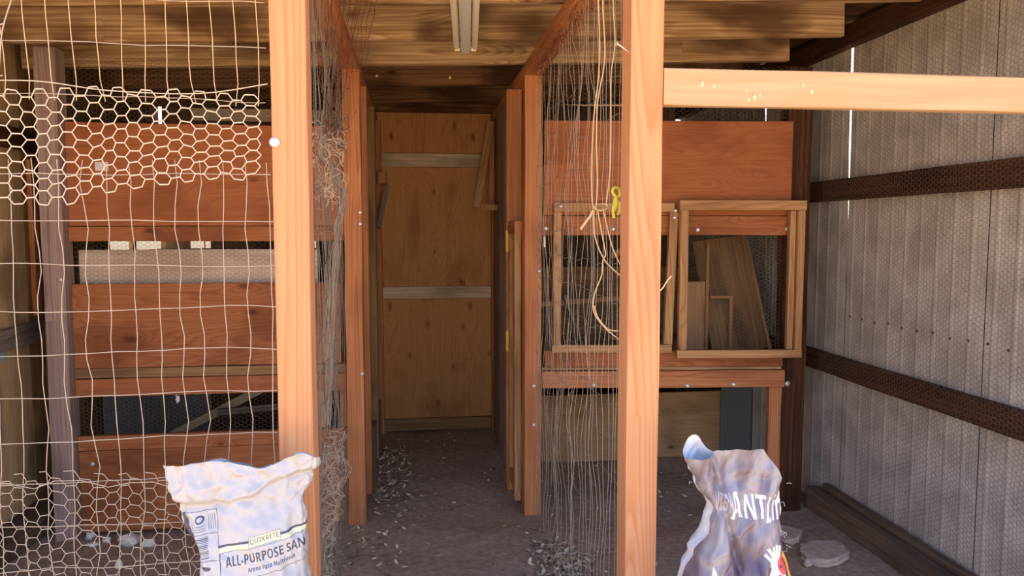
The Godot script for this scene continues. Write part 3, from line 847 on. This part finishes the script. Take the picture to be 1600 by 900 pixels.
func build_tangles() -> void:
	# gathered wire hanging in the left side fence
	var t := thing("wire_tangle", "grey tangle of matted wire hanging beside the left front post", "wire tangle")
	var spine := [Vector3(-0.305, 1.84, -2.62), Vector3(-0.285, 1.74, -2.6), Vector3(-0.262, 1.67, -2.6), Vector3(-0.238, 1.61, -2.6), Vector3(-0.256, 1.522, -2.6), Vector3(-0.268, 1.414, -2.6), Vector3(-0.288, 1.22, -2.6), Vector3(-0.297, 1.066, -2.6), Vector3(-0.306, 0.845, -2.6)]
	for i in 22:
		var pts := []
		for s in spine: pts.append(s + Vector3(rng.randf_range(-0.014, 0.014), rng.randf_range(-0.02, 0.02), rng.randf_range(-0.03, 0.03)))
		wire("wire", M.mesh, t, smooth_path(pts, 4), 0.0011, 4)
	for i in 70:
		var c := Vector3(rng.randf_range(-0.325, -0.26), rng.randf_range(1.62, 1.84), rng.randf_range(-2.68, -2.5))
		var pts := [c]
		var dir := Vector3(rng.randf_range(-1, 1), rng.randf_range(-1, 1), rng.randf_range(-1, 1)).normalized()
		for k in 7:
			dir = (dir + Vector3(rng.randf_range(-1, 1), rng.randf_range(-1.2, 0.9), rng.randf_range(-1, 1)) * 0.8).normalized()
			var nx: Vector3 = pts[-1] + dir * 0.017
			nx.x = clampf(nx.x, -0.335, -0.235)
			pts.append(nx)
		wire("strand", M.twine if i % 4 == 0 else M.bright, t, smooth_path(pts, 3), 0.001, 4)
	# crumpled netting at the foot of that fence
	var n := FastNoiseLite.new()
	n.seed = 15
	n.frequency = 3.0
	var at := func(x: float, y: float) -> Vector3:
		var fold: float = sin(x * 22.0 + y * 5.0) * 0.03
		return Vector3(-0.30 + fold + n.get_noise_2d(x * 3.0, y * 3.0) * 0.05 + 0.045 * smoothstep(0.45, 0.75, y) - 0.01, y, -2.08 - x * 0.75 + n.get_noise_2d(x * 4.0 + 20.0, y * 3.0) * 0.05)
	tag(put("chicken_wire", hexnet(0.55, 0.86, 0.0185, 0.0011, at, null, 4), M.galv, self), "crumpled column of netting at the foot of the left front post", "netting")
	# rusty wires fanning up to the left top plate, and a scrap of dark mesh hung on it
	t = thing("wire_fan", "reddish wires fanning down from the left top plate", "wires")
	for i in 13:
		var k := i / 12.0
		wire("wire", M.rust, t, strand(Vector3(-0.325 + 0.16 * k, 2.286, -2.30 - 0.5 * rng.randf()), Vector3(-0.30 + 0.05 * rng.randf(), 1.80, -2.45 - 0.15 * rng.randf()), 0.012), 0.001, 4)
	for i in 16:
		wire("wire", M.dull, t, strand(Vector3(-0.31 + 0.10 * rng.randf(), 2.05 - 0.25 * rng.randf(), -2.5 - 0.5 * rng.randf()), Vector3(-0.30 + 0.08 * rng.randf(), 1.72 + 0.15 * rng.randf(), -2.6), 0.03), 0.0009, 4)
	t = thing("mesh_scrap", "scrap of dark welded mesh hanging from the left top plate", "wire mesh")
	for i in 7:
		wire("wire", M.rust, t, strand(Vector3(-0.235 + 0.018 * i, 2.30, -2.72), Vector3(-0.268 + 0.016 * i, 2.02 + 0.01 * i, -2.76), 0.006), 0.0011, 4)
	for j in 7:
		wire("wire", M.rust, t, strand(Vector3(-0.245 - 0.004 * j, 2.28 - 0.04 * j, -2.72), Vector3(-0.13 - 0.005 * j, 2.285 - 0.038 * j, -2.72), 0.005), 0.001, 4)
	# rusty wire round the right top plate
	t = thing("wire_fan", "rusty wires matted along the right top plate", "wires")
	for i in 26:
		var d := rng.randf_range(2.35, 3.5)
		wire("wire", M.rust, t, strand(Vector3(0.55 + rng.randf() * 0.04, 2.29, -d), Vector3(0.56 + rng.randf() * 0.03, 2.16 + rng.randf() * 0.1, -d - rng.randf_range(-0.15, 0.25)), 0.02), 0.001, 4)
	# baling twine tied to the right side fence
	t = thing("baling_twine", "frayed pale twine knotted and hanging beside the right front post", "twine")
	var z := -2.1
	for q in [[Vector3(0.508, 2.30, z), Vector3(0.508, 2.137, z), Vector3(0.512, 2.033, z), Vector3(0.51, 1.928, z), Vector3(0.498, 1.822, z), Vector3(0.493, 1.697, z), Vector3(0.494, 1.59, z), Vector3(0.502, 1.561, z)], [Vector3(0.52, 2.30, z), Vector3(0.52, 2.137, z), Vector3(0.527, 2.016, z), Vector3(0.524, 1.946, z), Vector3(0.508, 1.857, z), Vector3(0.506, 1.733, z), Vector3(0.51, 1.626, z), Vector3(0.505, 1.558, z)], [Vector3(0.549, 2.30, z), Vector3(0.549, 2.144, z), Vector3(0.556, 2.021, z), Vector3(0.546, 1.933, z), Vector3(0.547, 1.79, z), Vector3(0.545, 1.664, z), Vector3(0.535, 1.569, z)], [Vector3(0.494, 1.568, z + 0.01), Vector3(0.512, 1.556, z + 0.012), Vector3(0.536, 1.562, z + 0.01), Vector3(0.536, 1.573, z), Vector3(0.515, 1.575, z - 0.01), Vector3(0.496, 1.568, z)], [Vector3(0.50, 1.558, z), Vector3(0.504, 1.482, z), Vector3(0.533, 1.415, z), Vector3(0.58, 1.37, z)], [Vector3(0.511, 1.554, z), Vector3(0.531, 1.455, z), Vector3(0.535, 1.431, z), Vector3(0.527, 1.413, z), Vector3(0.524, 1.373, z), Vector3(0.506, 1.327, z), Vector3(0.5, 1.291, z), Vector3(0.506, 1.259, z), Vector3(0.535, 1.222, z), Vector3(0.575, 1.188, z)], [Vector3(0.504, 1.285, z), Vector3(0.514, 1.252, z), Vector3(0.544, 1.218, z), Vector3(0.574, 1.212, z)], [Vector3(0.526, 1.563, z), Vector3(0.541, 1.50, z), Vector3(0.557, 1.446, z), Vector3(0.584, 1.391, z)]]:
		wire("cord", M.twine, t, smooth_path(q), 0.0021, 6)
	var st := begin()
	tube(st, [Vector3(0.498, 1.556, z), Vector3(0.488, 1.538, z), Vector3(0.474, 1.52, z), Vector3(0.462, 1.503, z)], 0.0042, 6)
	put("frayed_end", st.commit(), M.twine, t)
	wire("cord", M.twine, t, smooth_path([Vector3(0.628, 1.343, -1.897), Vector3(0.637, 1.352, -1.895), Vector3(0.645, 1.368, -1.89), Vector3(0.657, 1.382, -1.89)]), 0.002, 6)
	# yellow plastic tie
	var y := thing("plastic_tie", "small crumpled yellow plastic tie beside the right front post", "tie", Vector3(0.553, 1.555, -2.08))
	for q in [[Vector3(0, 0.0, 0), Vector3(0.006, 0.03, 0.004), Vector3(-0.006, 0.055, 0.002), Vector3(0.004, 0.066, 0)], [Vector3(0.0, 0.03, 0), Vector3(0.014, 0.045, 0.004), Vector3(0.016, 0.06, 0), Vector3(0.006, 0.064, 0.0)], [Vector3(0.002, 0.03, 0), Vector3(-0.004, 0.0, 0.004), Vector3(0.0, -0.02, 0.002)], [Vector3(0.008, 0.03, 0.003), Vector3(0.016, 0.01, 0.003), Vector3(0.01, -0.012, 0.002)]]:
		wire("loop", M.yellow, y, smooth_path(q), 0.0048, 6)

# ---------------------------------------------------------------- fluorescent batten
func build_fixture() -> void:
	var f := thing("light_fixture", "dusty unlit two tube light batten under the aisle ceiling", "light", Vector3(0.188, 2.338, -2.86), deg_to_rad(-3.9))
	var st := begin()
	st.set_smooth_group(-1)
	var prof: Array[Vector2] = [Vector2(-0.022, 0.0), Vector2(-0.022, -0.030), Vector2(-0.014, -0.042), Vector2(0.014, -0.042), Vector2(0.022, -0.030), Vector2(0.022, 0.0)]
	for k in 6:
		var a := prof[k]
		var b := prof[(k + 1) % 6]
		var q := [Vector3(a.x, a.y, -0.62), Vector3(b.x, b.y, -0.62), Vector3(b.x, b.y, 0.6), Vector3(a.x, a.y, 0.6)]
		for i in [0, 2, 1, 0, 3, 2]: st.add_vertex(q[i])
	for z in [-0.62, 0.6]:
		for k in range(1, 5):
			var q := [prof[0], prof[k], prof[k + 1]]
			if z > 0: q = [prof[0], prof[k + 1], prof[k]]
			for v in q: st.add_vertex(Vector3(v.x, v.y, z))
	st.generate_normals()
	put("channel", st.commit(), M.batten, f)
	for s in [-1.0, 1.0]:
		wire("tube", M.enamel, f, [Vector3(s * 0.040, -0.022, -0.575), Vector3(s * 0.040, -0.022, 0.0), Vector3(s * 0.040, -0.022, 0.57)], 0.0135, 10)
		bx("lampholder", M.socket, f, s * 0.030 - 0.012 + s * 0.006, s * 0.030 + 0.012 + s * 0.006, -0.040, 0.0, -0.590, -0.576)
		bx("lampholder", M.socket, f, s * 0.030 - 0.012 + s * 0.006, s * 0.030 + 0.012 + s * 0.006, -0.040, 0.0, 0.571, 0.585)

# ---------------------------------------------------------------- bags
func lut(t: Array, y: float) -> Vector2:     # rows [y, centre, half width], from the top down
	for i in t.size() - 1:
		if y <= t[i][0] and y >= t[i + 1][0]:
			var k: float = smoothstep(t[i][0], t[i + 1][0], y)
			return Vector2(lerpf(t[i][1], t[i + 1][1], k), lerpf(t[i][2], t[i + 1][2], k))
	var e: Array = t[0] if y > t[0][0] else t[-1]
	return Vector2(e[1], e[2])

# Both bags are sleeves of sheet: rings of a flattened oval from the ground to an open mouth. `shape` gives a point and the print's UV follows the unwrapped front.
func sleeve(shape: Callable, cols: int, rows: int, rect: Rect2, front: Material, back: Material) -> ArrayMesh:
	var pts := []
	for j in rows + 1:
		var row := []
		for i in cols: row.append(shape.call(TAU * i / cols, float(j) / rows))
		pts.append(row)
	var mesh := ArrayMesh.new()
	for side in 2:
		var st := begin()
		for j in rows:
			for i in cols / 2:
				var a := i + side * cols / 2
				var q := [[j, a], [j, a + 1], [j + 1, a + 1], [j + 1, a]]
				for o in [0, 2, 1, 0, 3, 2]:
					var jj: int = q[o][0]
					var ii: int = q[o][1] % cols
					var e: Array = pts[jj][ii]
					var du: Vector3 = pts[jj][(ii + 1) % cols][0] - pts[jj][(ii - 1 + cols) % cols][0]
					var dv: Vector3 = pts[mini(jj + 1, rows)][ii][0] - pts[maxi(jj - 1, 0)][ii][0]
					st.set_normal(dv.cross(du).normalized() * -1.0)
					st.set_uv(Vector2((e[1].x - rect.position.x) / rect.size.x, 1.0 - (e[1].y - rect.position.y) / rect.size.y))
					st.add_vertex(e[0])
		st.set_material(front if side == 0 else back)
		st.commit(mesh)
	return mesh

func build_bags() -> void:
	# --- white plastic sand bag, its mouth turned over
	var n := FastNoiseLite.new()
	n.seed = 21
	n.frequency = 7.0
	n.fractal_octaves = 3
	var rect := Rect2(-0.60, 0.62, 0.40, 0.40)
	var W := 1024
	var im := Image.create(W, W, false, Image.FORMAT_RGB8)
	im.fill(Color(0.68, 0.67, 0.66))
	var px := func(x: float, y: float) -> Vector2: return Vector2((x - rect.position.x) / rect.size.x, 1.0 - (y - rect.position.y) / rect.size.y) * W
	var ink := Color(0.17, 0.20, 0.27, 0.9)
	# side label with seal, small print and bar code
	var A: Vector2 = px.call(-0.523, 0.862)
	var ex := Vector2(cos(-0.10), sin(-0.10)) * W / 0.40
	var ey := Vector2(-sin(-0.13), cos(-0.13)) * W / 0.40
	ey = Vector2(0.16, 0.987) * W / 0.40
	var lab := func(x: float, y: float) -> Vector2: return A + ex * x + ey * y
	fill_poly(im, PackedVector2Array([lab.call(-0.012, 0.0), lab.call(-0.004, 0.0), lab.call(0.012, 0.16), lab.call(-0.001, 0.16)]), ink)
	for q in [[0, 0, 0.066, 0], [0.066, 0, 0.066, 0.16], [0, 0, 0, 0.16], [0, 0.048, 0.066, 0.048], [0, 0.103, 0.066, 0.103]]: line(im, lab.call(q[0], q[1]), lab.call(q[2], q[3]), 3.0, ink)
	fill_ellipse(im, lab.call(0.028, 0.017), Vector2(22, 22), ink, 0.6)
	for k in 4: line(im, lab.call(0.045 + 0.005 * k, 0.008), lab.call(0.045 + 0.005 * k, 0.040), 4.0, Color(ink, 0.55))
	for k in 3: line(im, lab.call(0.018, 0.031 + 0.005 * k), lab.call(0.038, 0.031 + 0.005 * k), 4.0, Color(ink, 0.5))
	for k in 14: line(im, lab.call(0.008, 0.054 + 0.0033 * k), lab.call(0.042, 0.054 + 0.0033 * k), 2.0 + (k * 7 % 4), ink)
	fill_ellipse(im, lab.call(0.034, 0.118), Vector2(26, 12), ink)
	# front panel
	var B: Vector2 = px.call(-0.445, 0.793)
	var tx := Vector2(cos(-0.17), sin(-0.17)) * W / 0.40
	var ty := Vector2(0.10, 0.99) * W / 0.40
	var pan := func(x: float, y: float) -> Vector2: return B + tx * x + ty * y
	fill_poly(im, PackedVector2Array([pan.call(0.0, 0.004), pan.call(0.20, 0.004), pan.call(0.20, 0.013), pan.call(0.0, 0.013)]), Color(0.80, 0.82, 0.66, 0.8))
	line(im, pan.call(0.0, 0.0), pan.call(0.068, 0.0), 12.0, ink)
	line(im, pan.call(0.135, 0.0), pan.call(0.20, 0.0), 12.0, ink)
	line(im, pan.call(0.0, 0.015), pan.call(0.20, 0.015), 3.0, Color(ink, 0.6))
	line(im, pan.call(0.003, 0.015), pan.call(0.003, 0.12), 3.0, ink)
	line(im, pan.call(0.003, 0.075), pan.call(0.20, 0.075), 3.0, Color(ink, 0.8))
	fill_poly(im, PackedVector2Array([pan.call(0.068, -0.008), pan.call(0.135, -0.008), pan.call(0.135, 0.012), pan.call(0.068, 0.012)]), Color(0.86, 0.82, 0.66, 1.0))
	letter(im, "QUIKRETE", pan.call(0.071, 0.0085), 158.0, 34.0, -0.17, Color(0.45, 0.42, 0.36, 0.9))
	for q in [[0.068, -0.008, 0.135, -0.008], [0.135, -0.008, 0.135, 0.012], [0.068, 0.012, 0.135, 0.012], [0.068, -0.008, 0.068, 0.012]]: line(im, pan.call(q[0], q[1]), pan.call(q[2], q[3]), 3.0, Color(0.45, 0.42, 0.36, 0.9))
	letter(im, "ALL-PURPOSE SAND", pan.call(0.014, 0.046), 470.0, 54.0, -0.17, ink)
	letter(im, "Arena Para Multiusos", pan.call(0.062, 0.064), 260.0, 26.0, -0.17, ink)
	var mf := StandardMaterial3D.new()
	mf.albedo_texture = tex(im)
	mf.roughness = 0.38
	mf.texture_repeat = false
	var mb := plain(Color(0.68, 0.67, 0.66), 0.4)
	var prof := [[1.00, -0.402, 0.168], [0.965, -0.404, 0.166], [0.905, -0.402, 0.155], [0.88, -0.400, 0.142], [0.744, -0.379, 0.120], [0.55, -0.37, 0.125], [0.2, -0.38, 0.16], [0.0, -0.38, 0.165]]
	var shape := func(an: float, v: float) -> Array:
		var c := cos(an)
		var s := sin(an)
		var top: float = 0.968 + 0.010 * exp(-pow((-c + 0.2) / 0.35, 2.0)) - 0.012 * exp(-pow((-c - 0.15) / 0.18, 2.0)) + 0.022 * exp(-pow((-c - 0.72) / 0.22, 2.0))
		if s < 0.0: top -= 0.008
		var y: float = lerpf(0.0, top, pow(v, 0.75))
		var cw := lut(prof, y)
		var xx := -signf(c) * pow(absf(c), 0.75)
		var thick: float = lerpf(0.085, 0.016, smoothstep(0.62, 0.99, y))
		var zz := signf(s) * pow(absf(s), 0.8) * thick
		var flat := Vector2(cw.x + xx * cw.y, y)
		# the turned-over cuff stands proud of the body and ends in a ragged fold
		var edge: float = 0.884 + 0.014 * smoothstep(-0.6, 0.4, xx) + 0.028 * smoothstep(0.1, 0.5, xx) + 0.02 * smoothstep(0.3, 0.9, xx)
		var cuff: float = smoothstep(edge - 0.005, edge + 0.004, y) * 0.016 * (1.0 if s > -0.3 else 0.3)
		var lines: float = n.get_noise_3d(flat.x * 0.9, flat.y * 0.55, s * 0.2) * 0.014 + n.get_noise_3d(flat.x * 2.6 + flat.y, flat.y * 1.4, 5.0 + s * 0.2) * 0.009 - absf(n.get_noise_3d(flat.x * 2.2 - flat.y * 1.2, flat.y * 2.4, 80.0)) * 0.010 * smoothstep(0.80, 0.92, y)
		var ridge: float = absf(n.get_noise_3d(flat.x * 1.3 + flat.y * 1.6, flat.y * 0.6 - flat.x, 30.0)) * -0.016
		var out := Vector3(-c * 0.25, 0.0, s).normalized() * (cuff + (lines + ridge) * smoothstep(0.0, 0.1, y))
		return [Vector3(flat.x, y, -1.745 + zz - 0.03 * smoothstep(0.6, 1.0, y)) + out, flat]
	var g := thing("sand_bag", "crumpled white plastic sand bag standing against the left front post", "bag")
	put("sack", sleeve(shape, 160, 150, rect, mf, mb), null, g)

	# --- woven feed sack, half empty and twisted
	var rect2 := Rect2(0.60, 0.62, 0.34, 0.40)
	var im2 := Image.create(870, 1024, false, Image.FORMAT_RGB8)
	var pn := FastNoiseLite.new()
	pn.seed = 33
	pn.frequency = 0.006
	pn.fractal_octaves = 4
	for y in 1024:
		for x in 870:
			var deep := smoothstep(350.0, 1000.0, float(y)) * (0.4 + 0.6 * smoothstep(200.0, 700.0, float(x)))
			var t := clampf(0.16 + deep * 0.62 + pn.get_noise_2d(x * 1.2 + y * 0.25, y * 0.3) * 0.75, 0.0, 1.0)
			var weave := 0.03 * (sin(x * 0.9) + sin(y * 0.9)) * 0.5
			var c := Color(0.56, 0.54, 0.55).lerp(Color(0.26, 0.18, 0.23), t)  # worn purple print; the grey mixed in paints its silvery sheen
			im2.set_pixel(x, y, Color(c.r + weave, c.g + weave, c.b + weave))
	var k := 870.0 / 0.34
	var at := func(x: float, y: float) -> Vector2: return Vector2((x - 0.60) * k, (1.02 - y) * k)
	letter(im2, "VIBR", at.call(0.700, 0.828), 110.0, 118.0, 0.06, Color(0.80, 0.78, 0.82, 0.55))  # fainter ink: shade of the fold painted into these letters
	letter(im2, "A", at.call(0.736, 0.812), 100.0, 150.0, 0.06, Color(0.80, 0.80, 0.80))
	letter(im2, "NT", at.call(0.779, 0.810), 140.0, 132.0, 0.06, Color(0.80, 0.80, 0.80))
	letter(im2, "Life", at.call(0.828, 0.798), 170.0, 150.0, -0.05, Color(0.80, 0.80, 0.80), 0.35)
	# a hen's head: white hackle and crest, red face, orange field behind
	fill_poly(im2, PackedVector2Array([at.call(0.905, 0.75), at.call(0.94, 0.76), at.call(0.94, 0.62), at.call(0.86, 0.62), at.call(0.885, 0.68)]), Color(0.93, 0.60, 0.16))
	for q in [[-0.028, 0.018], [-0.018, 0.03], [-0.006, 0.035], [0.006, 0.036], [0.018, 0.032]]:
		line(im2, at.call(0.846, 0.700), at.call(0.846 + q[0], 0.712 + q[1]), 20.0, Color(0.80, 0.80, 0.80))
	fill_ellipse(im2, at.call(0.846, 0.708), Vector2(48, 36), Color(0.80, 0.80, 0.80))
	fill_poly(im2, PackedVector2Array([at.call(0.835, 0.71), at.call(0.868, 0.70), at.call(0.88, 0.62), at.call(0.795, 0.62)]), Color(0.80, 0.80, 0.80))
	fill_ellipse(im2, at.call(0.866, 0.702), Vector2(36, 56), Color(0.78, 0.27, 0.27))
	fill_ellipse(im2, at.call(0.853, 0.668), Vector2(24, 40), Color(0.74, 0.22, 0.22))
	fill_ellipse(im2, at.call(0.860, 0.699), Vector2(8, 9), Color(0.12, 0.08, 0.08))
	fill_poly(im2, PackedVector2Array([at.call(0.66, 0.62), at.call(0.685, 0.71), at.call(0.72, 0.62)]), Color(0.93, 0.93, 0.94))
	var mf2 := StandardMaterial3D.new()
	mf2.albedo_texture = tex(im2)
	mf2.roughness = 0.36
	mf2.texture_repeat = false
	var mb2 := plain(Color(0.74, 0.76, 0.78), 0.6)
	mb2.cull_mode = BaseMaterial3D.CULL_DISABLED
	mf2.cull_mode = BaseMaterial3D.CULL_DISABLED
	var prof2 := [[1.01, 0.748, 0.120], [0.975, 0.748, 0.118], [0.90, 0.772, 0.118], [0.83, 0.795, 0.094], [0.77, 0.787, 0.102], [0.72, 0.778, 0.121], [0.677, 0.772, 0.134], [0.5, 0.77, 0.16], [0.0, 0.77, 0.19]]
	var shape2 := func(an: float, v: float) -> Array:
		var c := cos(an)
		var s := sin(an)
		var xx := -signf(c) * pow(absf(c), 0.8)
		var mouth: float = 1.0 - smoothstep(-0.62, -0.22, xx)      # the left of the mouth gapes open
		var top: float = 0.968 - 0.075 * smoothstep(0.72, 1.0, xx) - 0.012 * mouth
		if s < 0.0: top += 0.05 * sin(PI * clampf((xx + 1.0) / 0.75, 0.0, 1.0)) * mouth - 0.006
		var y: float = lerpf(0.0, top, pow(v, 0.75))
		var cw := lut(prof2, y)
		var thick: float = lerpf(0.13, lerpf(0.004, 0.05, mouth), smoothstep(0.55, 0.965, y))
		var zz := signf(s) * pow(absf(s), 0.8) * thick
		var flat := Vector2(cw.x + xx * cw.y, y)
		var ruff: float = n.get_noise_3d(flat.x * 0.9 + 8.0, flat.y * 0.45, s * 0.2 * (1.0 - smoothstep(0.80, 0.93, y))) * 0.014 + n.get_noise_3d(flat.x * 3.0, flat.y * 2.2, 9.0) * 0.002
		var crease: float = -absf(n.get_noise_3d(flat.x * 1.1 - flat.y * 0.8, flat.y * 0.4 + flat.x * 0.7, 60.0)) * 0.028
		# one deep fold from the mouth down to the waist
		var fold: float = -0.028 * exp(-pow((flat.x - 0.705 - (0.90 - y) * 0.25) / 0.014, 2.0)) * smoothstep(0.98, 0.93, y)
		if s < 0.0: fold = 0.0
		var thin: float = smoothstep(0.80, 0.93, y) * (1.0 - mouth)
		return [Vector3(flat.x, y, -1.72 + zz) + Vector3(-c * 0.25, 0, s).normalized().lerp(Vector3(0, 0, 1), thin) * (ruff + crease + fold * (1.0 - thin)) * smoothstep(0.0, 0.1, y), flat]
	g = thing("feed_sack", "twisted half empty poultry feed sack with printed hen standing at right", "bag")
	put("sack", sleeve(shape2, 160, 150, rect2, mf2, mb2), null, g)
	# frayed threads along the torn edges
	for i in 14:
		var y := rng.randf_range(0.68, 0.92)
		var cw := lut(prof2, y)
		var sd := -1.0 if i % 2 else 1.0
		var o := Vector3(cw.x + sd * cw.y * 0.98, y, -1.72 + rng.randf_range(-0.01, 0.03))
		wire("thread", M.paper, g, [o, o + Vector3(sd * 0.008, rng.randf_range(-0.006, 0.008), 0.004), o + Vector3(sd * rng.randf_range(0.007, 0.012), rng.randf_range(-0.012, 0.012), 0.006)], 0.0006, 3)

# ---------------------------------------------------------------- litter on the dirt
func floor_y(_x: float, _d: float) -> float:
	var n := FastNoiseLite.new()
	n.seed = 5
	n.frequency = 1.3
	n.fractal_octaves = 5
	return n.get_noise_2d(_x, _d) * 0.022 + n.get_noise_2d(_x * 5.0, _d * 5.0 + 40.0) * 0.005 - 0.006

func lump(sx: float, sy: float, sz: float, sd: int, rough := 0.35, flat_top := false) -> ArrayMesh:
	var n := FastNoiseLite.new()
	n.seed = sd
	n.frequency = 1.1
	var st := begin()
	st.set_smooth_group(-1 if flat_top else 0)
	var U := 14
	var V := 8
	var p := []
	for j in V + 1:
		var row := []
		for i in U:
			var th := PI * j / V
			var ph := TAU * i / U
			var d := Vector3(sin(th) * cos(ph), cos(th), sin(th) * sin(ph))
			var r := 1.0 + n.get_noise_3d(d.x * 1.5, 0.0 if flat_top else d.y * 1.5, d.z * 1.5) * rough * 2.0
			var q := d * r
			if flat_top: q = Vector3(d.x * r / maxf(sin(th), 0.25) * minf(sin(th) * 1.6, 1.0) * 0.9, clampf(d.y * 1.7, -1, 1), d.z * r / maxf(sin(th), 0.25) * minf(sin(th) * 1.6, 1.0) * 0.9)
			row.append(Vector3(q.x * sx, q.y * sy, q.z * sz))
		p.append(row)
	for j in V:
		for i in U:
			var i2 := (i + 1) % U
			for q in [p[j][i], p[j][i2], p[j + 1][i2], p[j][i], p[j + 1][i2], p[j + 1][i]]: st.add_vertex(q)
	st.index()
	st.generate_normals()
	return st.commit()

func leaf_mesh() -> ArrayMesh:
	var st := begin()
	var rows := [[-1.0, 0.02, 0.25], [-0.4, 0.42, 0.05], [0.25, 0.36, 0.0], [1.0, 0.02, 0.3]]
	st.set_smooth_group(0)
	for i in 3:
		for s in [-1.0, 1.0]:
			var a := Vector3(rows[i][0], rows[i][2], 0)
			var b := Vector3(rows[i + 1][0], rows[i + 1][2], 0)
			var c := Vector3(rows[i + 1][0], rows[i + 1][2] + 0.22, rows[i + 1][1] * s)
			var d := Vector3(rows[i][0], rows[i][2] + 0.22, rows[i][1] * s)
			for q in ([a, b, c, a, c, d] if s < 0 else [a, c, b, a, d, c]): st.add_vertex(q)
	st.generate_normals()
	return st.commit()

func litter(label: String, count: int, place: Callable, s0: float, s1: float, cols: Array) -> void:
	var mm := MultiMesh.new()
	mm.transform_format = MultiMesh.TRANSFORM_3D
	mm.use_colors = true
	mm.mesh = leaf_mesh()
	mm.instance_count = count
	for i in count:
		var p: Vector2 = place.call()
		var s := rng.randf_range(s0, s1)
		var b := Basis.from_euler(Vector3(rng.randf_range(-0.5, 0.5), rng.randf() * TAU, rng.randf_range(-0.5, 0.5))).scaled(Vector3.ONE * s)
		mm.set_instance_transform(i, Transform3D(b, Vector3(p.x, floor_y(p.x, p.y) + s * 0.15, -p.y)))
		mm.set_instance_color(i, cols[rng.randi() % cols.size()])
	var o := MultiMeshInstance3D.new()
	o.name = numbered("dry_leaves")
	o.multimesh = mm
	var m := plain(Color.WHITE, 0.9)
	m.vertex_color_use_as_albedo = true
	m.cull_mode = BaseMaterial3D.CULL_DISABLED
	o.material_override = m
	add_child(o)
	tag(o, label, "leaves")
	o.set_meta("kind", "stuff")

func build_litter() -> void:
	var tan := [Color(0.46, 0.34, 0.20), Color(0.26, 0.18, 0.11), Color(0.66, 0.55, 0.40), Color(0.22, 0.15, 0.09), Color(0.60, 0.50, 0.30), Color(0.68, 0.56, 0.38)]
	litter("dry leaves drifted along the aisle's left wall", 260, func() -> Vector2: return Vector2(-0.24 + absf(rng.randfn(0.0, 0.10)), rng.randf_range(3.95, 5.2)), 0.010, 0.022, tan)
	litter("dry leaves and chips heaped by the right side fence", 300, func() -> Vector2: return Vector2(0.65 + rng.randfn(0.0, 0.06), 3.2 + rng.randfn(0.0, 0.16)), 0.013, 0.028, tan)
	litter("bits of leaf scattered over the dirt floor", 520, func() -> Vector2: return Vector2(rng.randf_range(-1.7, 2.0), rng.randf_range(2.8, 5.5)), 0.007, 0.018, tan)
	litter("leaf crumbs round the foot of the left aisle post", 120, func() -> Vector2: return Vector2(-0.35 + rng.randfn(0.0, 0.12), 3.5 + rng.randfn(0.0, 0.14)), 0.008, 0.02, tan)
	# broken slab pieces in the right corner
	tag(put("slab_piece", lump(0.135, 0.020, 0.10, 4, 0.25, true), M.stone, self, Vector3(1.86, 0.012, -3.18), Basis(Vector3.UP, 0.4)), "large broken flat slab on the dirt beside the feed sack", "stone")
	tag(put("slab_piece", lump(0.09, 0.016, 0.08, 9, 0.3, true), M.stone, self, Vector3(1.80, 0.010, -3.42), Basis(Vector3.UP, 1.4)), "smaller flat slab lying just behind the large broken slab", "stone")
	tag(put("stone", lump(0.022, 0.018, 0.02, 12), M.stone, self, Vector3(1.73, 0.014, -3.09)), "small pale stone at the near side of the broken slab", "stone")
	# white scraps behind the left netting
	var sc := [[-1.595, 3.82, 0.022, 0.020, "torn white foam scrap nearest the left post foot"], [-1.50, 3.77, 0.020, 0.016, "white foam scrap right of the one near the left post"], [-1.54, 3.72, 0.03, 0.010, "flat white flake lying between two foam scraps"], [-1.385, 3.74, 0.05, 0.030, "largest white foam lump on the dirt behind the left netting"], [-1.285, 3.70, 0.034, 0.022, "dirty cream foam lump beside the largest white one"], [-1.33, 3.46, 0.014, 0.022, "small white foam crumb lying nearest the fence"]]
	for i in sc.size():
		var s: Array = sc[i]
		tag(put("foam_scrap", lump(s[2], s[3], s[2] * 0.7, 40 + i, 0.5), M.foam, self, Vector3(s[0], floor_y(s[0], s[1]) + s[3] * 0.75, -s[1])), s[4], "scrap", "white foam scraps by the left partition")
	# a scrap caught in the fence gap
	tag(put("feather_scrap", lump(0.010, 0.018, 0.008, 60, 0.5), M.foam, self, Vector3(-1.17, 0.672, -3.842)), "white scrap caught at the lower gap of the left partition", "scrap")
